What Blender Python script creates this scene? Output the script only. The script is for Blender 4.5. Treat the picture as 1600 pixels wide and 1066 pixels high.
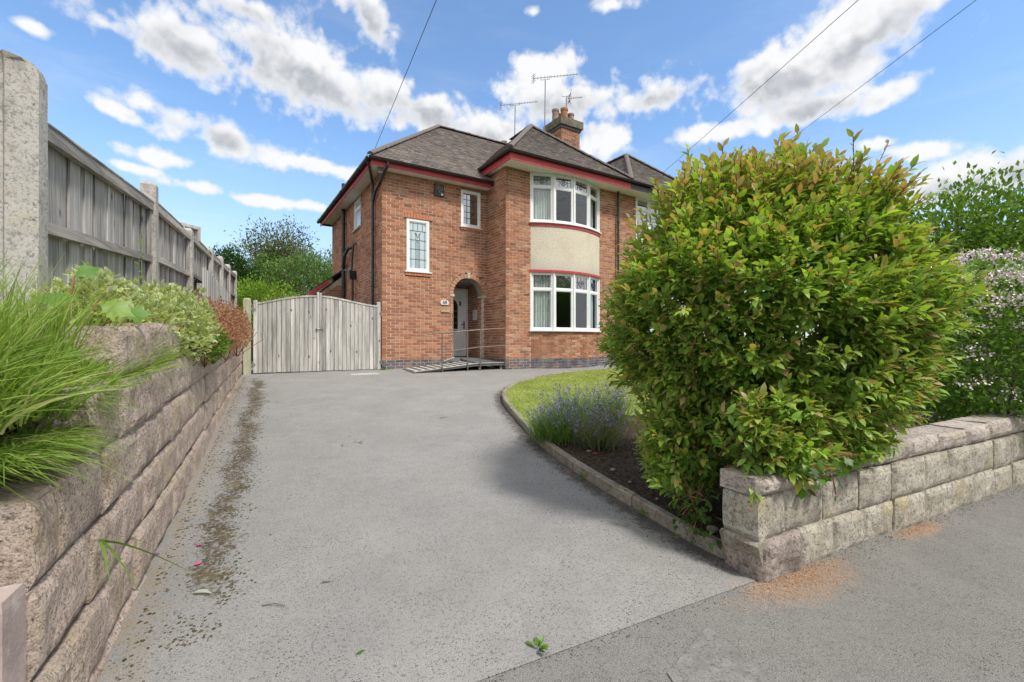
import bpy, math, random
import numpy as np
from mathutils import Vector, Matrix
for o in list(bpy.data.objects): bpy.data.objects.remove(o)
SC = bpy.context.scene
COL = SC.collection
R = math.radians
rng = np.random.default_rng(7)
random.seed(7)

# ------------------------------------------------------------------ camera
cam = bpy.data.cameras.new('camera'); co = bpy.data.objects.new('camera', cam); COL.objects.link(co)
co.location = (0, 0, 1.35); co.rotation_euler = (R(90), 0, 0)
cam.sensor_width = 36; cam.lens = 16.0; cam.clip_start = 0.05; cam.clip_end = 3000
SC.camera = co

# ------------------------------------------------------------------ sun and sky
SUN_EL = R(53); SUN_AZ = math.atan2(.767, -.645)
sd = Vector((math.sin(SUN_AZ)*math.cos(SUN_EL), math.cos(SUN_AZ)*math.cos(SUN_EL), math.sin(SUN_EL)))
sl = bpy.data.lights.new('sun', 'SUN'); sl.energy = 1.8; sl.angle = R(8); sl.color = (1.0, .955, .88)
so = bpy.data.objects.new('sun', sl); COL.objects.link(so); so.rotation_euler = sd.to_track_quat('Z', 'Y').to_euler()
so.location = (20, -5, 30)

def nd(t, typ, ins=None, **at):
    n = t.nodes.new(typ)
    for k, v in at.items(): setattr(n, k, v)
    for k, v in (ins or {}).items():
        s = n.inputs[k]
        if isinstance(v, bpy.types.NodeSocket): t.links.new(v, s)
        else: s.default_value = v
    return n
def mth(t, op, a, b=None, c=None, clamp=False):
    d = {0: a}
    if b is not None: d[1] = b
    if c is not None: d[2] = c
    return nd(t, 'ShaderNodeMath', d, operation=op, use_clamp=clamp).outputs[0]
def mixc(t, f, a, b, bt='MIX'):
    n = nd(t, 'ShaderNodeMix', None, data_type='RGBA', blend_type=bt)
    for k, v in ((0, f), (6, a), (7, b)):
        if isinstance(v, bpy.types.NodeSocket): t.links.new(v, n.inputs[k])
        else: n.inputs[k].default_value = (tuple(v) + (1,))[:4] if k else v
    return n.outputs[2]
def mixf(t, f, a, b):
    n = nd(t, 'ShaderNodeMix', None, data_type='FLOAT')
    for k, v in ((0, f), (2, a), (3, b)):
        if isinstance(v, bpy.types.NodeSocket): t.links.new(v, n.inputs[k])
        else: n.inputs[k].default_value = v
    return n.outputs[0]
def sstep(t, x, lo, hi):
    n = nd(t, 'ShaderNodeMapRange', {0: x, 1: lo, 2: hi}, interpolation_type='SMOOTHSTEP'); return n.outputs[0]
def noise(t, vec, scale, detail=4, rough=.55, dist=0, out=0):
    n = nd(t, 'ShaderNodeTexNoise', {'Scale': scale, 'Detail': detail, 'Roughness': rough, 'Distortion': dist})
    if vec is not None: t.links.new(vec, n.inputs['Vector'])
    return n.outputs[out]
def voro(t, vec, scale, out='Distance', feature='F1', rnd=1.0):
    n = nd(t, 'ShaderNodeTexVoronoi', {'Scale': scale, 'Randomness': rnd}, feature=feature)
    if vec is not None: t.links.new(vec, n.inputs['Vector'])
    return n.outputs[out]
def vmul(t, vec, s):
    return nd(t, 'ShaderNodeVectorMath', {0: vec, 1: s}, operation='MULTIPLY').outputs[0]

def build_world():
    w = bpy.data.worlds.new('World'); SC.world = w; w.use_nodes = True
    w.cycles.sampling_method = 'MANUAL'; w.cycles.sample_map_resolution = 256
    t = w.node_tree; t.nodes.clear()
    sky = nd(t, 'ShaderNodeTexSky', sky_type='NISHITA', sun_disc=False, sun_elevation=SUN_EL, sun_rotation=SUN_AZ,
             altitude=60, air_density=1.0, dust_density=.6, ozone_density=1.6)
    skyc = sky.outputs[0]
    tc = nd(t, 'ShaderNodeTexCoord').outputs['Generated']
    sx = nd(t, 'ShaderNodeSeparateXYZ', {0: tc})
    az = mth(t, 'ARCTAN2', sx.outputs[0], sx.outputs[1])
    el = mth(t, 'ARCSINE', sx.outputs[2])
    # noise in direction space, a little flattened like cumulus
    vec = vmul(t, tc, (1, 1, .95))
    nA = noise(t, vec, 7.0, 10, .62, .1)
    nB = noise(t, vec, 24, 5, .6, .1)
    def puff(v):
        n = nd(t, 'ShaderNodeTexVoronoi', {'Vector': v, 'Scale': 12.0, 'Detail': 2.0, 'Roughness': .6, 'Lacunarity': 2.3}, feature='F1', normalize=True)
        return n.outputs['Distance']
    wv = nd(t, 'ShaderNodeVectorMath', {0: vec, 1: vmul(t, noise(t, vec, 9, 2, out=1), (.05, .05, .05))}, operation='ADD').outputs[0]
    pA = puff(wv)
    # banks of cumulus: pixel centres and half sizes in the photograph turned into directions
    px = [(290,70,165,48,8),(470,115,205,62,14),(650,165,150,40,14),(165,38,45,22,0),(575,25,80,38,30),(385,14,75,24,0),
          (335,208,125,26,10),(190,178,60,13,15),(240,243,62,13,4),(312,292,62,11,0),(500,261,66,11,4),
          (862,108,56,32,0),(880,160,110,44,0),(760,205,75,30,0),(935,220,52,34,10),(1015,156,66,22,-4),
          (1350,50,150,70,-14),(1205,125,120,50,0),(1265,168,110,28,4),(1385,147,50,20,-15),
          (1110,208,85,16,0),(1362,226,34,11,0),(1440,235,52,16,6),(1500,285,170,36,-6),(1590,265,70,30,0),
          (955,8,40,14,0),(832,18,16,12,0),(50,45,30,12,0),(205,262,46,8,5),(440,318,80,9,0)]
    ae = nd(t, 'ShaderNodeCombineXYZ', {0: az, 1: el}).outputs[0]
    fld = None; und = None
    for (x, y, rx, ry, an) in px:
        a0 = math.atan2(x-800, 711); e0 = math.atan2(533-y, math.hypot(711, x-800))
        ca = 711.0/(711**2+(x-800)**2); ce = math.hypot(711, x-800)/(711**2+(x-800)**2+(533-y)**2)
        mp = nd(t, 'ShaderNodeMapping', {0: ae, 1: (a0, e0, 0), 2: (0, 0, R(-an)), 3: (rx*ca, ry*ce, 1)}, vector_type='TEXTURE').outputs[0]
        r = nd(t, 'ShaderNodeVectorMath', {0: mp}, operation='LENGTH').outputs['Value']
        fld = r if fld is None else mth(t, 'SMOOTH_MIN', fld, r, .25)
        if rx > 60 and ry > 20:
            r2 = nd(t, 'ShaderNodeVectorMath', {0: mp, 1: (.05, .38, 0)}, operation='DISTANCE')
            r2.inputs[1].default_value = (.05, -.38, 0); r2 = r2.outputs['Value']
            und = r2 if und is None else mth(t, 'MINIMUM', und, r2)
    fld = mth(t, 'SUBTRACT', .97, fld); und = mth(t, 'SUBTRACT', 1.0, und)
    # elsewhere in the sky: noise clouds, thickened out of view to add fill light
    wide = mth(t, 'MULTIPLY_ADD', noise(t, vec, 2.1, 2), 5.0, -1.5)
    inview = mth(t, 'MULTIPLY', sstep(t, sx.outputs[1], .35, .6), 1.0)
    fld = mth(t, 'MAXIMUM', fld, mth(t, 'SUBTRACT', wide, mth(t, 'MULTIPLY', inview, 3.0)))
    fld = mth(t, 'MAXIMUM', fld, -1.2)
    den = mth(t, 'ADD', mth(t, 'MULTIPLY', fld, .62), mth(t, 'MULTIPLY_ADD', nA, 1.35, -.56))
    den = mth(t, 'ADD', den, mth(t, 'MULTIPLY_ADD', pA, -2.0, .62))
    den = mth(t, 'ADD', den, mth(t, 'MULTIPLY_ADD', nB, 1.0, -.5))
    mask = sstep(t, den, -.04, .46)
    thin = mth(t, 'MULTIPLY', sstep(t, noise(t, vmul(t, tc, (1, 1, 4.0)), 3.0, 6, .62, .4), .47, .8), .55)
    low = mth(t, 'SUBTRACT', 1.0, sstep(t, el, .0, .6))
    thin = mth(t, 'MULTIPLY', thin, mth(t, 'MULTIPLY_ADD', low, .8, .2))
    # undersides and hearts go grey, lit tops and thin edges stay white
    up = nd(t, 'ShaderNodeVectorMath', {0: vec, 1: (.012, 0, .035)}, operation='ADD').outputs[0]
    up = nd(t, 'ShaderNodeVectorMath', {0: wv, 1: (.01, -.01, .022)}, operation='ADD').outputs[0]
    rel = mth(t, 'SUBTRACT', pA, puff(up))
    sh = mth(t, 'ADD', mth(t, 'MULTIPLY', und, .9), mth(t, 'MULTIPLY', rel, 2.6))
    sh = mth(t, 'ADD', sh, mth(t, 'MULTIPLY_ADD', nA, -1.0, .72))
    sh = mth(t, 'MULTIPLY', sstep(t, sh, .05, 1.15), sstep(t, den, .12, .7))
    ccol = mixc(t, sh, (3.1, 3.13, 3.18), (1.6, 1.7, 1.85))
    tint = mixc(t, 1.0, skyc, (.66, .76, .82), 'MULTIPLY')
    hz = mth(t, 'MULTIPLY', mth(t, 'SUBTRACT', 1.0, sstep(t, mth(t, 'ABSOLUTE', el), .0, .42)), .6)
    tint = mixc(t, hz, tint, (2.1, 2.4, 2.65))
    c1 = mixc(t, thin, tint, (2.8, 2.95, 3.1))
    c2 = mixc(t, mask, c1, ccol)
    bg = nd(t, 'ShaderNodeBackground', {0: c2, 1: SKY_STR})
    out = nd(t, 'ShaderNodeOutputWorld'); t.links.new(bg.outputs[0], out.inputs[0])
SKY_STR = .15
build_world()
SC.view_settings.view_transform = 'Standard'; SC.view_settings.look = 'None'
SC.view_settings.exposure = 1.06; SC.view_settings.gamma = 1.0; SC.view_settings.use_curve_mapping = False
SC.render.engine = 'CYCLES'; SC.cycles.max_bounces = 6; SC.cycles.diffuse_bounces = 3; SC.cycles.transparent_max_bounces = 8; SC.cycles.caustics_reflective = False; SC.cycles.caustics_refractive = False

# ------------------------------------------------------------------ frames of reference
CB = np.array([1.317, 2.53]); BA = R(26.7)          # front boundary corner, its direction
bdv = np.array([math.cos(BA), math.sin(BA)]); bnv = np.array([-math.sin(BA), math.cos(BA)])
HA = R(32.05); HO = np.array([-3.283, 11.5]); HZ = .6   # house corner
def ws(x, y):
    d = np.array([x, y])-CB; return float(d@bdv), float(d@bnv)
def wsxy(w, s): return CB + bdv*w + bnv*s
def hxy(u, v): return HO + np.array([math.cos(HA), math.sin(HA)])*u + np.array([-math.sin(HA), math.cos(HA)])*v
def gz(s):                                           # the drive climbs from the pavement to the house
    s = min(max(s, -.3), 10.6)
    if s < .3: return .0625*(s+.3)**2/1.2
    if s > 10.0: return .0625*(10.3-(10.6-s)**2/1.2)
    return .0625*s
def gxy(x, y): return gz(ws(x, y)[1])

# ------------------------------------------------------------------ mesh helpers
class MB:
    def __init__(s): s.v = []; s.f = []; s.c = []
    def add(s, V, F, c=None):
        o = len(s.v); s.v += [tuple(p) for p in V]; s.f += [tuple(i+o for i in q) for q in F]
        if c is not None: s.c += [c]*len(V)
        return s
    def box(s, x0, x1, y0, y1, z0, z1, c=None):
        V = [(x0,y0,z0),(x1,y0,z0),(x1,y1,z0),(x0,y1,z0),(x0,y0,z1),(x1,y0,z1),(x1,y1,z1),(x0,y1,z1)]
        return s.add(V, BOXF, c)
    def fbox(s, o, e, n, t0, t1, d0, d1, z0, z1, c=None):     # o,e,n 2D: origin, along, outward
        V = []
        for z in (z0, z1):
            for (t, d) in ((t0, d1), (t1, d1), (t1, d0), (t0, d0)):
                V.append((o[0]+e[0]*t+n[0]*d, o[1]+e[1]*t+n[1]*d, z))
        return s.add(V, BOXF, c)
    def hull8(s, V, c=None): return s.add(V, BOXF, c)
    def tube(s, pts, r, seg=8, cap=True, c=None, r2=None):
        pts = [Vector(p) for p in pts]; n = len(pts); V = []; F = []
        prev = None
        for i, p in enumerate(pts):
            d = (pts[min(i+1, n-1)]-pts[max(i-1, 0)]).normalized()
            if prev is None: a = d.orthogonal().normalized()
            else:
                a = prev - d*prev.dot(d)
                a = a.normalized() if a.length > 1e-6 else d.orthogonal().normalized()
            prev = a; b = d.cross(a)
            rr = r[i] if isinstance(r, (list, tuple)) else (r if r2 is None else r+(r2-r)*i/max(n-1, 1))
            for k in range(seg):
                th = 2*math.pi*k/seg; V.append(p+a*(rr*math.cos(th))+b*(rr*math.sin(th)))
        for i in range(n-1):
            for k in range(seg):
                k2 = (k+1) % seg; F.append((i*seg+k, i*seg+k2, (i+1)*seg+k2, (i+1)*seg+k))
        if cap:
            F.append(tuple(range(seg-1, -1, -1))); F.append(tuple((n-1)*seg+k for k in range(seg)))
        return s.add(V, F, c)
    def extr(s, prof, p0, p1, upv=(0, 0, 1), c=None):         # profile (x out, z up) swept p0 -> p1
        p0 = Vector(p0); p1 = Vector(p1); d = (p1-p0).normalized(); up = Vector(upv); x = d.cross(up).normalized(); n = len(prof)
        V = [p0+x*a+up*b for a, b in prof]+[p1+x*a+up*b for a, b in prof]
        F = [(i, (i+1) % n, n+(i+1) % n, n+i) for i in range(n)]+[tuple(range(n-1, -1, -1)), tuple(range(n, 2*n))]
        return s.add(V, F, c)
    def build(s, name, mat, parent=None, smooth=False, loc=None):
        return mk(name, s.v, s.f, mat, parent, s.c if len(s.c) == len(s.v) and s.c else None, smooth, loc)
BOXF = [(0,3,2,1),(4,5,6,7),(0,1,5,4),(1,2,6,5),(2,3,7,6),(3,0,4,7)]
def mk(name, V, F, mat, parent=None, col=None, smooth=False, loc=None, uv=None):
    me = bpy.data.meshes.new(name)
    if isinstance(V, np.ndarray) and isinstance(F, np.ndarray):
        n, k = F.shape
        me.vertices.add(len(V)); me.vertices.foreach_set('co', V.astype(np.float32).ravel())
        me.loops.add(n*k); me.loops.foreach_set('vertex_index', F.astype(np.int32).ravel())
        me.polygons.add(n); me.polygons.foreach_set('loop_start', np.arange(0, n*k, k, dtype=np.int32))
        try: me.polygons.foreach_set('loop_total', np.full(n, k, dtype=np.int32))
        except Exception: pass
        me.update(calc_edges=True)
    else:
        me.from_pydata([tuple(map(float, p)) for p in V], [], [tuple(int(i) for i in f) for f in F])
    if col is not None:
        ca = np.asarray(col, dtype=np.float32)
        if ca.shape[1] == 3: ca = np.concatenate([ca, np.ones((len(ca), 1), np.float32)], 1)
        at = me.color_attributes.new('col', 'FLOAT_COLOR', 'POINT'); at.data.foreach_set('color', ca.ravel())
    if uv is not None:
        at = me.attributes.new('ws', 'FLOAT_VECTOR', 'POINT'); at.data.foreach_set('vector', np.asarray(uv, dtype=np.float32).ravel())
    if smooth: me.polygons.foreach_set('use_smooth', np.ones(len(me.polygons), dtype=bool))
    me.update()
    if mat is not None: me.materials.append(mat)
    return ob(name, me, parent, loc)
def ob(name, me, parent=None, loc=None, rz=0):
    o = bpy.data.objects.new(name, me); COL.objects.link(o)
    if parent is not None: o.parent = parent
    if loc is not None: o.location = loc
    if rz: o.rotation_euler = (0, 0, rz)
    return o
def tag(o, label, cat, group=None, kind=None):
    o['label'] = label; o['category'] = cat
    if group: o['group'] = group
    if kind: o['kind'] = kind
    return o
def thing(name, label, cat, loc=(0, 0, 0), rz=0, group=None):
    o = ob(name, None, None, loc, rz); o.empty_display_size = .2
    return tag(o, label, cat, group)
def struct(o): o['kind'] = 'structure'; return o
def stuff(o): o['kind'] = 'stuff'; return o

# ------------------------------------------------------------------ materials
def newmat(name):
    m = bpy.data.materials.new(name); m.use_nodes = True; t = m.node_tree; t.nodes.clear()
    o = nd(t, 'ShaderNodeOutputMaterial'); return m, t, o
def fin(t, o, color, rough=.7, bump=None, bstr=.3, bdist=.01, metal=0, spec=.3, extra=None):
    ins = {'Base Color': color if isinstance(color, bpy.types.NodeSocket) else (tuple(color)+(1,))[:4], 'Roughness': rough, 'Metallic': metal, 'Specular IOR Level': spec}
    p = nd(t, 'ShaderNodeBsdfPrincipled', ins)
    if extra:
        for k, v in extra.items(): p.inputs[k].default_value = v
    if bump is not None:
        b = nd(t, 'ShaderNodeBump', {'Strength': bstr, 'Distance': bdist, 'Height': bump}); t.links.new(b.outputs[0], p.inputs['Normal'])
    t.links.new(p.outputs[0], o.inputs[0]); return p
def coords(t, perobj=True):
    c = nd(t, 'ShaderNodeTexCoord').outputs['Object']
    if perobj:
        r = nd(t, 'ShaderNodeObjectInfo').outputs['Random']
        c = nd(t, 'ShaderNodeVectorMath', {0: c, 1: mth(t, 'MULTIPLY', r, 40)}, operation='ADD').outputs[0]
    return c
def M(name, col, rough=.6, var=.2, scale=6, bstr=.15, bscale=60, metal=0, spec=.3, dirt=None, dirtamt=.4):
    m, t, o = newmat(name); c = coords(t)
    n1 = noise(t, c, scale, 5); k = sstep(t, n1, .3, .7)
    col = np.array(col)
    cc = mixc(t, k, tuple(col*(1-var)), tuple(np.minimum(col*(1+var), 1)))
    if dirt is not None:
        d = sstep(t, noise(t, c, scale*2.3, 7, .65), .52, .75)
        cc = mixc(t, mth(t, 'MULTIPLY', d, dirtamt), cc, dirt)
    fin(t, o, cc, rough, noise(t, c, bscale, 4), bstr, .004, metal, spec); return m
def attr(t, name='col'): return nd(t, 'ShaderNodeAttribute', attribute_name=name).outputs['Color']
def M_brick(name):
    m, t, o = newmat(name); c = coords(t, False); a = attr(t)
    n1 = noise(t, c, 14, 6, .65); n2 = noise(t, c, 70, 4)
    f = mth(t, 'MULTIPLY_ADD', n1, .9, .55)
    cc = mixc(t, 1.0, a, nd(t, 'ShaderNodeCombineColor', {0: f, 1: f, 2: f}).outputs[0], 'MULTIPLY')
    sm = mth(t, 'MULTIPLY', sstep(t, noise(t, c, 2.3, 6, .7), .48, .72), .45)
    cc = mixc(t, sm, cc, (.47, .35, .27))
    cc = mixc(t, mth(t, 'MULTIPLY', sstep(t, noise(t, vmul(t, c, (1, 1, .35)), 1.1, 5, .65), .5, .7), .35), cc, (.15, .085, .06))
    dk = mth(t, 'MULTIPLY', sstep(t, noise(t, c, 5.1, 6, .7), .58, .75), .5)
    cc = mixc(t, dk, cc, (.10, .065, .05))
    fin(t, o, cc, .85, n2, .5, .004, 0, .2); return m
def M_leaf(name, trans=.35, rough=.42, gloss=.35, sat=1.0):
    m, t, o = newmat(name); a = attr(t)
    c = nd(t, 'ShaderNodeTexCoord').outputs['Object']
    f = mth(t, 'MULTIPLY_ADD', noise(t, c, 25, 3), .5, .75)
    cc = mixc(t, 1.0, a, nd(t, 'ShaderNodeCombineColor', {0: f, 1: f, 2: f}).outputs[0], 'MULTIPLY')
    p = nd(t, 'ShaderNodeBsdfPrincipled', {'Base Color': cc, 'Roughness': rough, 'Specular IOR Level': gloss})
    tr = nd(t, 'ShaderNodeBsdfTranslucent', {'Color': mixc(t, 1.0, cc, (1.5, 1.45, .55), 'MULTIPLY')})
    mx = nd(t, 'ShaderNodeMixShader', {0: trans}); t.links.new(p.outputs[0], mx.inputs[1]); t.links.new(tr.outputs[0], mx.inputs[2])
    t.links.new(mx.outputs[0], o.inputs[0]); return m
def M_wood(name, lo, hi, knots=True, green=0.0, axis=2):
    m, t, o = newmat(name); c = coords(t)
    sc = [26, 26, 26]; sc[axis] = 1.1
    g = noise(t, vmul(t, c, tuple(sc)), 1.6, 8, .7, .6)
    sc2 = [3, 3, 3]; sc2[axis] = .35
    g2 = noise(t, vmul(t, c, tuple(sc2)), 2.0, 5, .6)
    k = sstep(t, mth(t, 'ADD', mth(t, 'MULTIPLY', g, .7), mth(t, 'MULTIPLY', g2, .5)), .42, .8)
    cc = mixc(t, k, lo, hi)
    r = nd(t, 'ShaderNodeObjectInfo').outputs['Random']
    f = mth(t, 'MULTIPLY_ADD', r, .45, .76)
    cc = mixc(t, 1.0, cc, nd(t, 'ShaderNodeCombineColor', {0: f, 1: f, 2: f}).outputs[0], 'MULTIPLY')
    if knots:
        sk = [9, 9, 9]; sk[axis] = 4.2
        v = voro(t, vmul(t, c, tuple(sk)), .62)
        kn = mth(t, 'SUBTRACT', 1.0, sstep(t, v, .05, .13))
        cc = mixc(t, mth(t, 'MULTIPLY', kn, .85), cc, (.035, .03, .028))
    if green:
        cc = mixc(t, mth(t, 'MULTIPLY', sstep(t, noise(t, c, 3.2, 5), .42, .7), green), cc, (.30, .31, .17))
    fin(t, o, cc, .85, g, .55, .006, 0, .15); return m
def M_stone(name, a, b, lich=.5, ylich=.4, pit=1.0, sc=1.0, gobj=True, bd=.011):
    m, t, o = newmat(name); c = coords(t, gobj)
    n1 = noise(t, c, 5*sc, 6, .6); n2 = noise(t, c, 26*sc, 7, .68); n3 = noise(t, c, 2.2*sc, 5, .6)
    cc = mixc(t, sstep(t, n1, .3, .7), a, b)
    cc = mixc(t, mth(t, 'MULTIPLY', sstep(t, n2, .5, .36), .7), cc, tuple(np.array(a)*.5))
    w = mth(t, 'MULTIPLY', sstep(t, noise(t, c, 34*sc, 7, .78), .57, .66), lich)
    cc = mixc(t, w, cc, (.66, .64, .58))
    y = mth(t, 'MULTIPLY', mth(t, 'MULTIPLY', sstep(t, n3, .54, .68), sstep(t, n2, .38, .58)), ylich)
    cc = mixc(t, y, cc, (.47, .40, .15))
    pits = sstep(t, noise(t, c, 62*sc, 6, .8), .45, .34)
    pm = mth(t, 'MULTIPLY', mth(t, 'MULTIPLY', pits, sstep(t, n1, .28, .5)), .85*pit)
    cc = mixc(t, pm, cc, (.07, .06, .055))
    gm = mth(t, 'MULTIPLY', sstep(t, noise(t, vmul(t, c, (1, 1, .45)), 6.5*sc, 6, .7), .5, .72), .55)
    cc = mixc(t, gm, cc, tuple(np.array(a)*.42))
    hgt = mth(t, 'SUBTRACT', mth(t, 'ADD', n2, mth(t, 'MULTIPLY', noise(t, c, 90*sc, 4), .4)), mth(t, 'MULTIPLY', pits, .5))
    fin(t, o, cc, .92, hgt, .9, bd, 0, .15); return m
def M_asphalt(name, base, kind):
    m, t, o = newmat(name)
    w = nd(t, 'ShaderNodeAttribute', attribute_name='ws').outputs['Vector']
    sx = nd(t, 'ShaderNodeSeparateXYZ', {0: w}); W, S, E = sx.outputs
    flat = nd(t, 'ShaderNodeCombineXYZ', {0: W, 1: S}).outputs[0]
    b = np.array(base)
    n0 = noise(t, flat, 1.3, 5, .6); n1 = noise(t, flat, 210, 3, .75); n2 = noise(t, flat, 9, 6, .65)
    cc = mixc(t, sstep(t, n0, .3, .7), tuple(b*.86), tuple(b*1.1))
    cc = mixc(t, sstep(t, n1, .35, .65), mixc(t, .5, cc, (.06, .06, .06)), mixc(t, .30, cc, (.62, .61, .59)))
    vd = voro(t, flat, 58); v2 = voro(t, flat, 21)
    dens = sstep(t, noise(t, flat, 3.0, 5, .6), .38, .68)
    spot = mth(t, 'MULTIPLY', sstep(t, vd, .30, .16), mth(t, 'MULTIPLY_ADD', dens, .75, .3))
    cc = mixc(t, mth(t, 'MULTIPLY', spot, .8), cc, (.05, .047, .044))
    sp2 = mth(t, 'MULTIPLY', sstep(t, noise(t, flat, 48, 6, .85), .455, .40), .62)
    cc = mixc(t, sp2, cc, (.07, .066, .062))
    cc = mixc(t, mth(t, 'MULTIPLY', sstep(t, noise(t, flat, .55, 4, .6), .5, .68), .14), cc, tuple(b*.55))
    lite = sstep(t, voro(t, nd(t, 'ShaderNodeVectorMath', {0: flat, 1: (3.3, 7.1, 0)}, operation='ADD').outputs[0], 85), .16, .1)
    cc = mixc(t, mth(t, 'MULTIPLY', lite, .45), cc, (.62, .6, .57))
    cc = mixc(t, mth(t, 'MULTIPLY', sstep(t, n2, .52, .36), .16), cc, tuple(b*.5))
    cc = mixc(t, mth(t, 'MULTIPLY', sstep(t, noise(t, flat, 2.4, 6, .7), .55, .7), .14), cc, tuple(np.minimum(b*1.5, 1)))
    if kind == 'drive':
        # strip of moss and leaf mould washed along the foot of the wall
        band = mth(t, 'SUBTRACT', W, mth(t, 'MULTIPLY_ADD', S, -.017, -2.62))
        bw = mth(t, 'SUBTRACT', 1.0, sstep(t, mth(t, 'ABSOLUTE', mth(t, 'ADD', band, mth(t, 'MULTIPLY_ADD', noise(t, flat, 1.6, 4, .6), .5, -.25))), .0, .30))
        ends = mth(t, 'MULTIPLY', sstep(t, S, .55, 1.3), mth(t, 'SUBTRACT', 1.0, sstep(t, S, 8.6, 9.6)))
        mo = sstep(t, mth(t, 'ADD', mth(t, 'ADD', noise(t, flat, 30, 7, .8), mth(t, 'MULTIPLY', mth(t, 'MULTIPLY', bw, ends), .29)), mth(t, 'MULTIPLY_ADD', n2, .35, -.175)), .70, .80)
        mc = mixc(t, sstep(t, noise(t, flat, 5, 4), .4, .65), (.06, .045, .032), (.115, .09, .04))
        cc = mixc(t, mth(t, 'MULTIPLY', mo, .9), cc, mc)
        foot = mth(t, 'SUBTRACT', 1.0, sstep(t, mth(t, 'SUBTRACT', W, mth(t, 'MULTIPLY_ADD', S, -.018, -2.92)), .0, .22))
        cc = mixc(t, mth(t, 'MULTIPLY', mth(t, 'MULTIPLY', foot, sstep(t, n2, .35, .6)), .5), cc, (.27, .21, .13))
        # grit against the kerb
        kb = mth(t, 'SUBTRACT', 1.0, sstep(t, E, .0, .42))
        gr = sstep(t, mth(t, 'ADD', mth(t, 'MULTIPLY', kb, .5), mth(t, 'ADD', mth(t, 'MULTIPLY', n2, .5), mth(t, 'MULTIPLY', noise(t, flat, 45, 4, .7), .35))), .70, .92)
        cc = mixc(t, mth(t, 'MULTIPLY', gr, .8), cc, (.055, .045, .038))
        st = voro(t, nd(t, 'ShaderNodeVectorMath', {0: flat, 1: noise(t, flat, 6, 3, out=1)}, operation='ADD').outputs[0], .75)
        cc = mixc(t, mth(t, 'MULTIPLY', sstep(t, st, .07, .035), .8), cc, (.08, .075, .07))
    if kind in ('drive', 'pave'):
        # orange building sand spilt at the foot of the corner stone
        dx = mth(t, 'SUBTRACT', W, .28); dy = mth(t, 'MULTIPLY', mth(t, 'ADD', S, .10), 2.6)
        rr = mth(t, 'SQRT', mth(t, 'MULTIPLY_ADD', dx, dx, mth(t, 'MULTIPLY', dy, dy)))
        sa = mth(t, 'MULTIPLY', sstep(t, mth(t, 'ADD', rr, mth(t, 'MULTIPLY', n2, -.85)), .16, -.22), sstep(t, noise(t, flat, 60, 5, .8), .36, .56))
        cc = mixc(t, mth(t, 'MULTIPLY', sa, .38), cc, (.50, .27, .14))
        dx2 = mth(t, 'SUBTRACT', W, 1.75); dy2 = mth(t, 'MULTIPLY', mth(t, 'ADD', S, .07), 3.2)
        rr2 = mth(t, 'SQRT', mth(t, 'MULTIPLY_ADD', dx2, dx2, mth(t, 'MULTIPLY', dy2, dy2)))
        cc = mixc(t, mth(t, 'MULTIPLY', sstep(t, mth(t, 'ADD', rr2, mth(t, 'MULTIPLY', n2, -.6)), .08, -.2), .35), cc, (.55, .31, .17))
    h = mth(t, 'SUBTRACT', mth(t, 'ADD', n1, mth(t, 'MULTIPLY', voro(t, flat, 170), .6)), mth(t, 'MULTIPLY', spot, .5))
    fin(t, o, cc, .92, h, .8, .0035, 0, .15); return m
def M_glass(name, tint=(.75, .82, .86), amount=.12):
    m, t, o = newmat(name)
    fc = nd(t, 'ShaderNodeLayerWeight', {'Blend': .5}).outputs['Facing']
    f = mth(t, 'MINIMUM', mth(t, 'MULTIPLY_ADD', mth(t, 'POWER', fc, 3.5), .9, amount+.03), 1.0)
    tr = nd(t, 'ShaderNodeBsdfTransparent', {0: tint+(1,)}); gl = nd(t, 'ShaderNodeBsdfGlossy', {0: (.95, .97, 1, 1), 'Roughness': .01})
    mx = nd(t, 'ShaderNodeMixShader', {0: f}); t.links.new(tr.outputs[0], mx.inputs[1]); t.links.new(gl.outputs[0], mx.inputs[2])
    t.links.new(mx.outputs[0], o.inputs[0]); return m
def M_obscure(name):
    m, t, o = newmat(name); c = coords(t)
    n = noise(t, c, 45, 3)
    fin(t, o, mixc(t, noise(t, c, 3, 3), (.42, .52, .58), (.58, .68, .73)), .18, n, .25, .004, 0, .6); return m
def M_tile(name):
    m, t, o = newmat(name); a = attr(t); c = coords(t, False)
    n = noise(t, c, 9, 6, .65); f = mth(t, 'MULTIPLY_ADD', n, .8, .6)
    cc = mixc(t, 1.0, a, nd(t, 'ShaderNodeCombineColor', {0: f, 1: f, 2: f}).outputs[0], 'MULTIPLY')
    cc = mixc(t, mth(t, 'MULTIPLY', sstep(t, noise(t, c, 1.4, 5, .6), .5, .7), .35), cc, (.17, .155, .12))
    fin(t, o, cc, .88, noise(t, c, 60, 4), .4, .004, 0, .2); return m
def M_render(name):
    m, t, o = newmat(name); c = coords(t, False)
    v = voro(t, c, 55); n = noise(t, c, 2.0, 5)
    cc = mixc(t, sstep(t, v, .2, .6), (.82, .76, .64), (.60, .54, .44))
    cc = mixc(t, mth(t, 'MULTIPLY', sstep(t, n, .45, .7), .35), cc, (.52, .42, .26))
    zz = nd(t, 'ShaderNodeSeparateXYZ', {0: c}).outputs[2]
    st = mth(t, 'MULTIPLY', mth(t, 'SUBTRACT', 1.0, sstep(t, mth(t, 'ADD', zz, mth(t, 'MULTIPLY', n, -.35)), 2.55, 2.95)), .5)
    cc = mixc(t, st, cc, (.42, .42, .40))
    fin(t, o, cc, .95, v, .8, .012, 0, .1); return m
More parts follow.
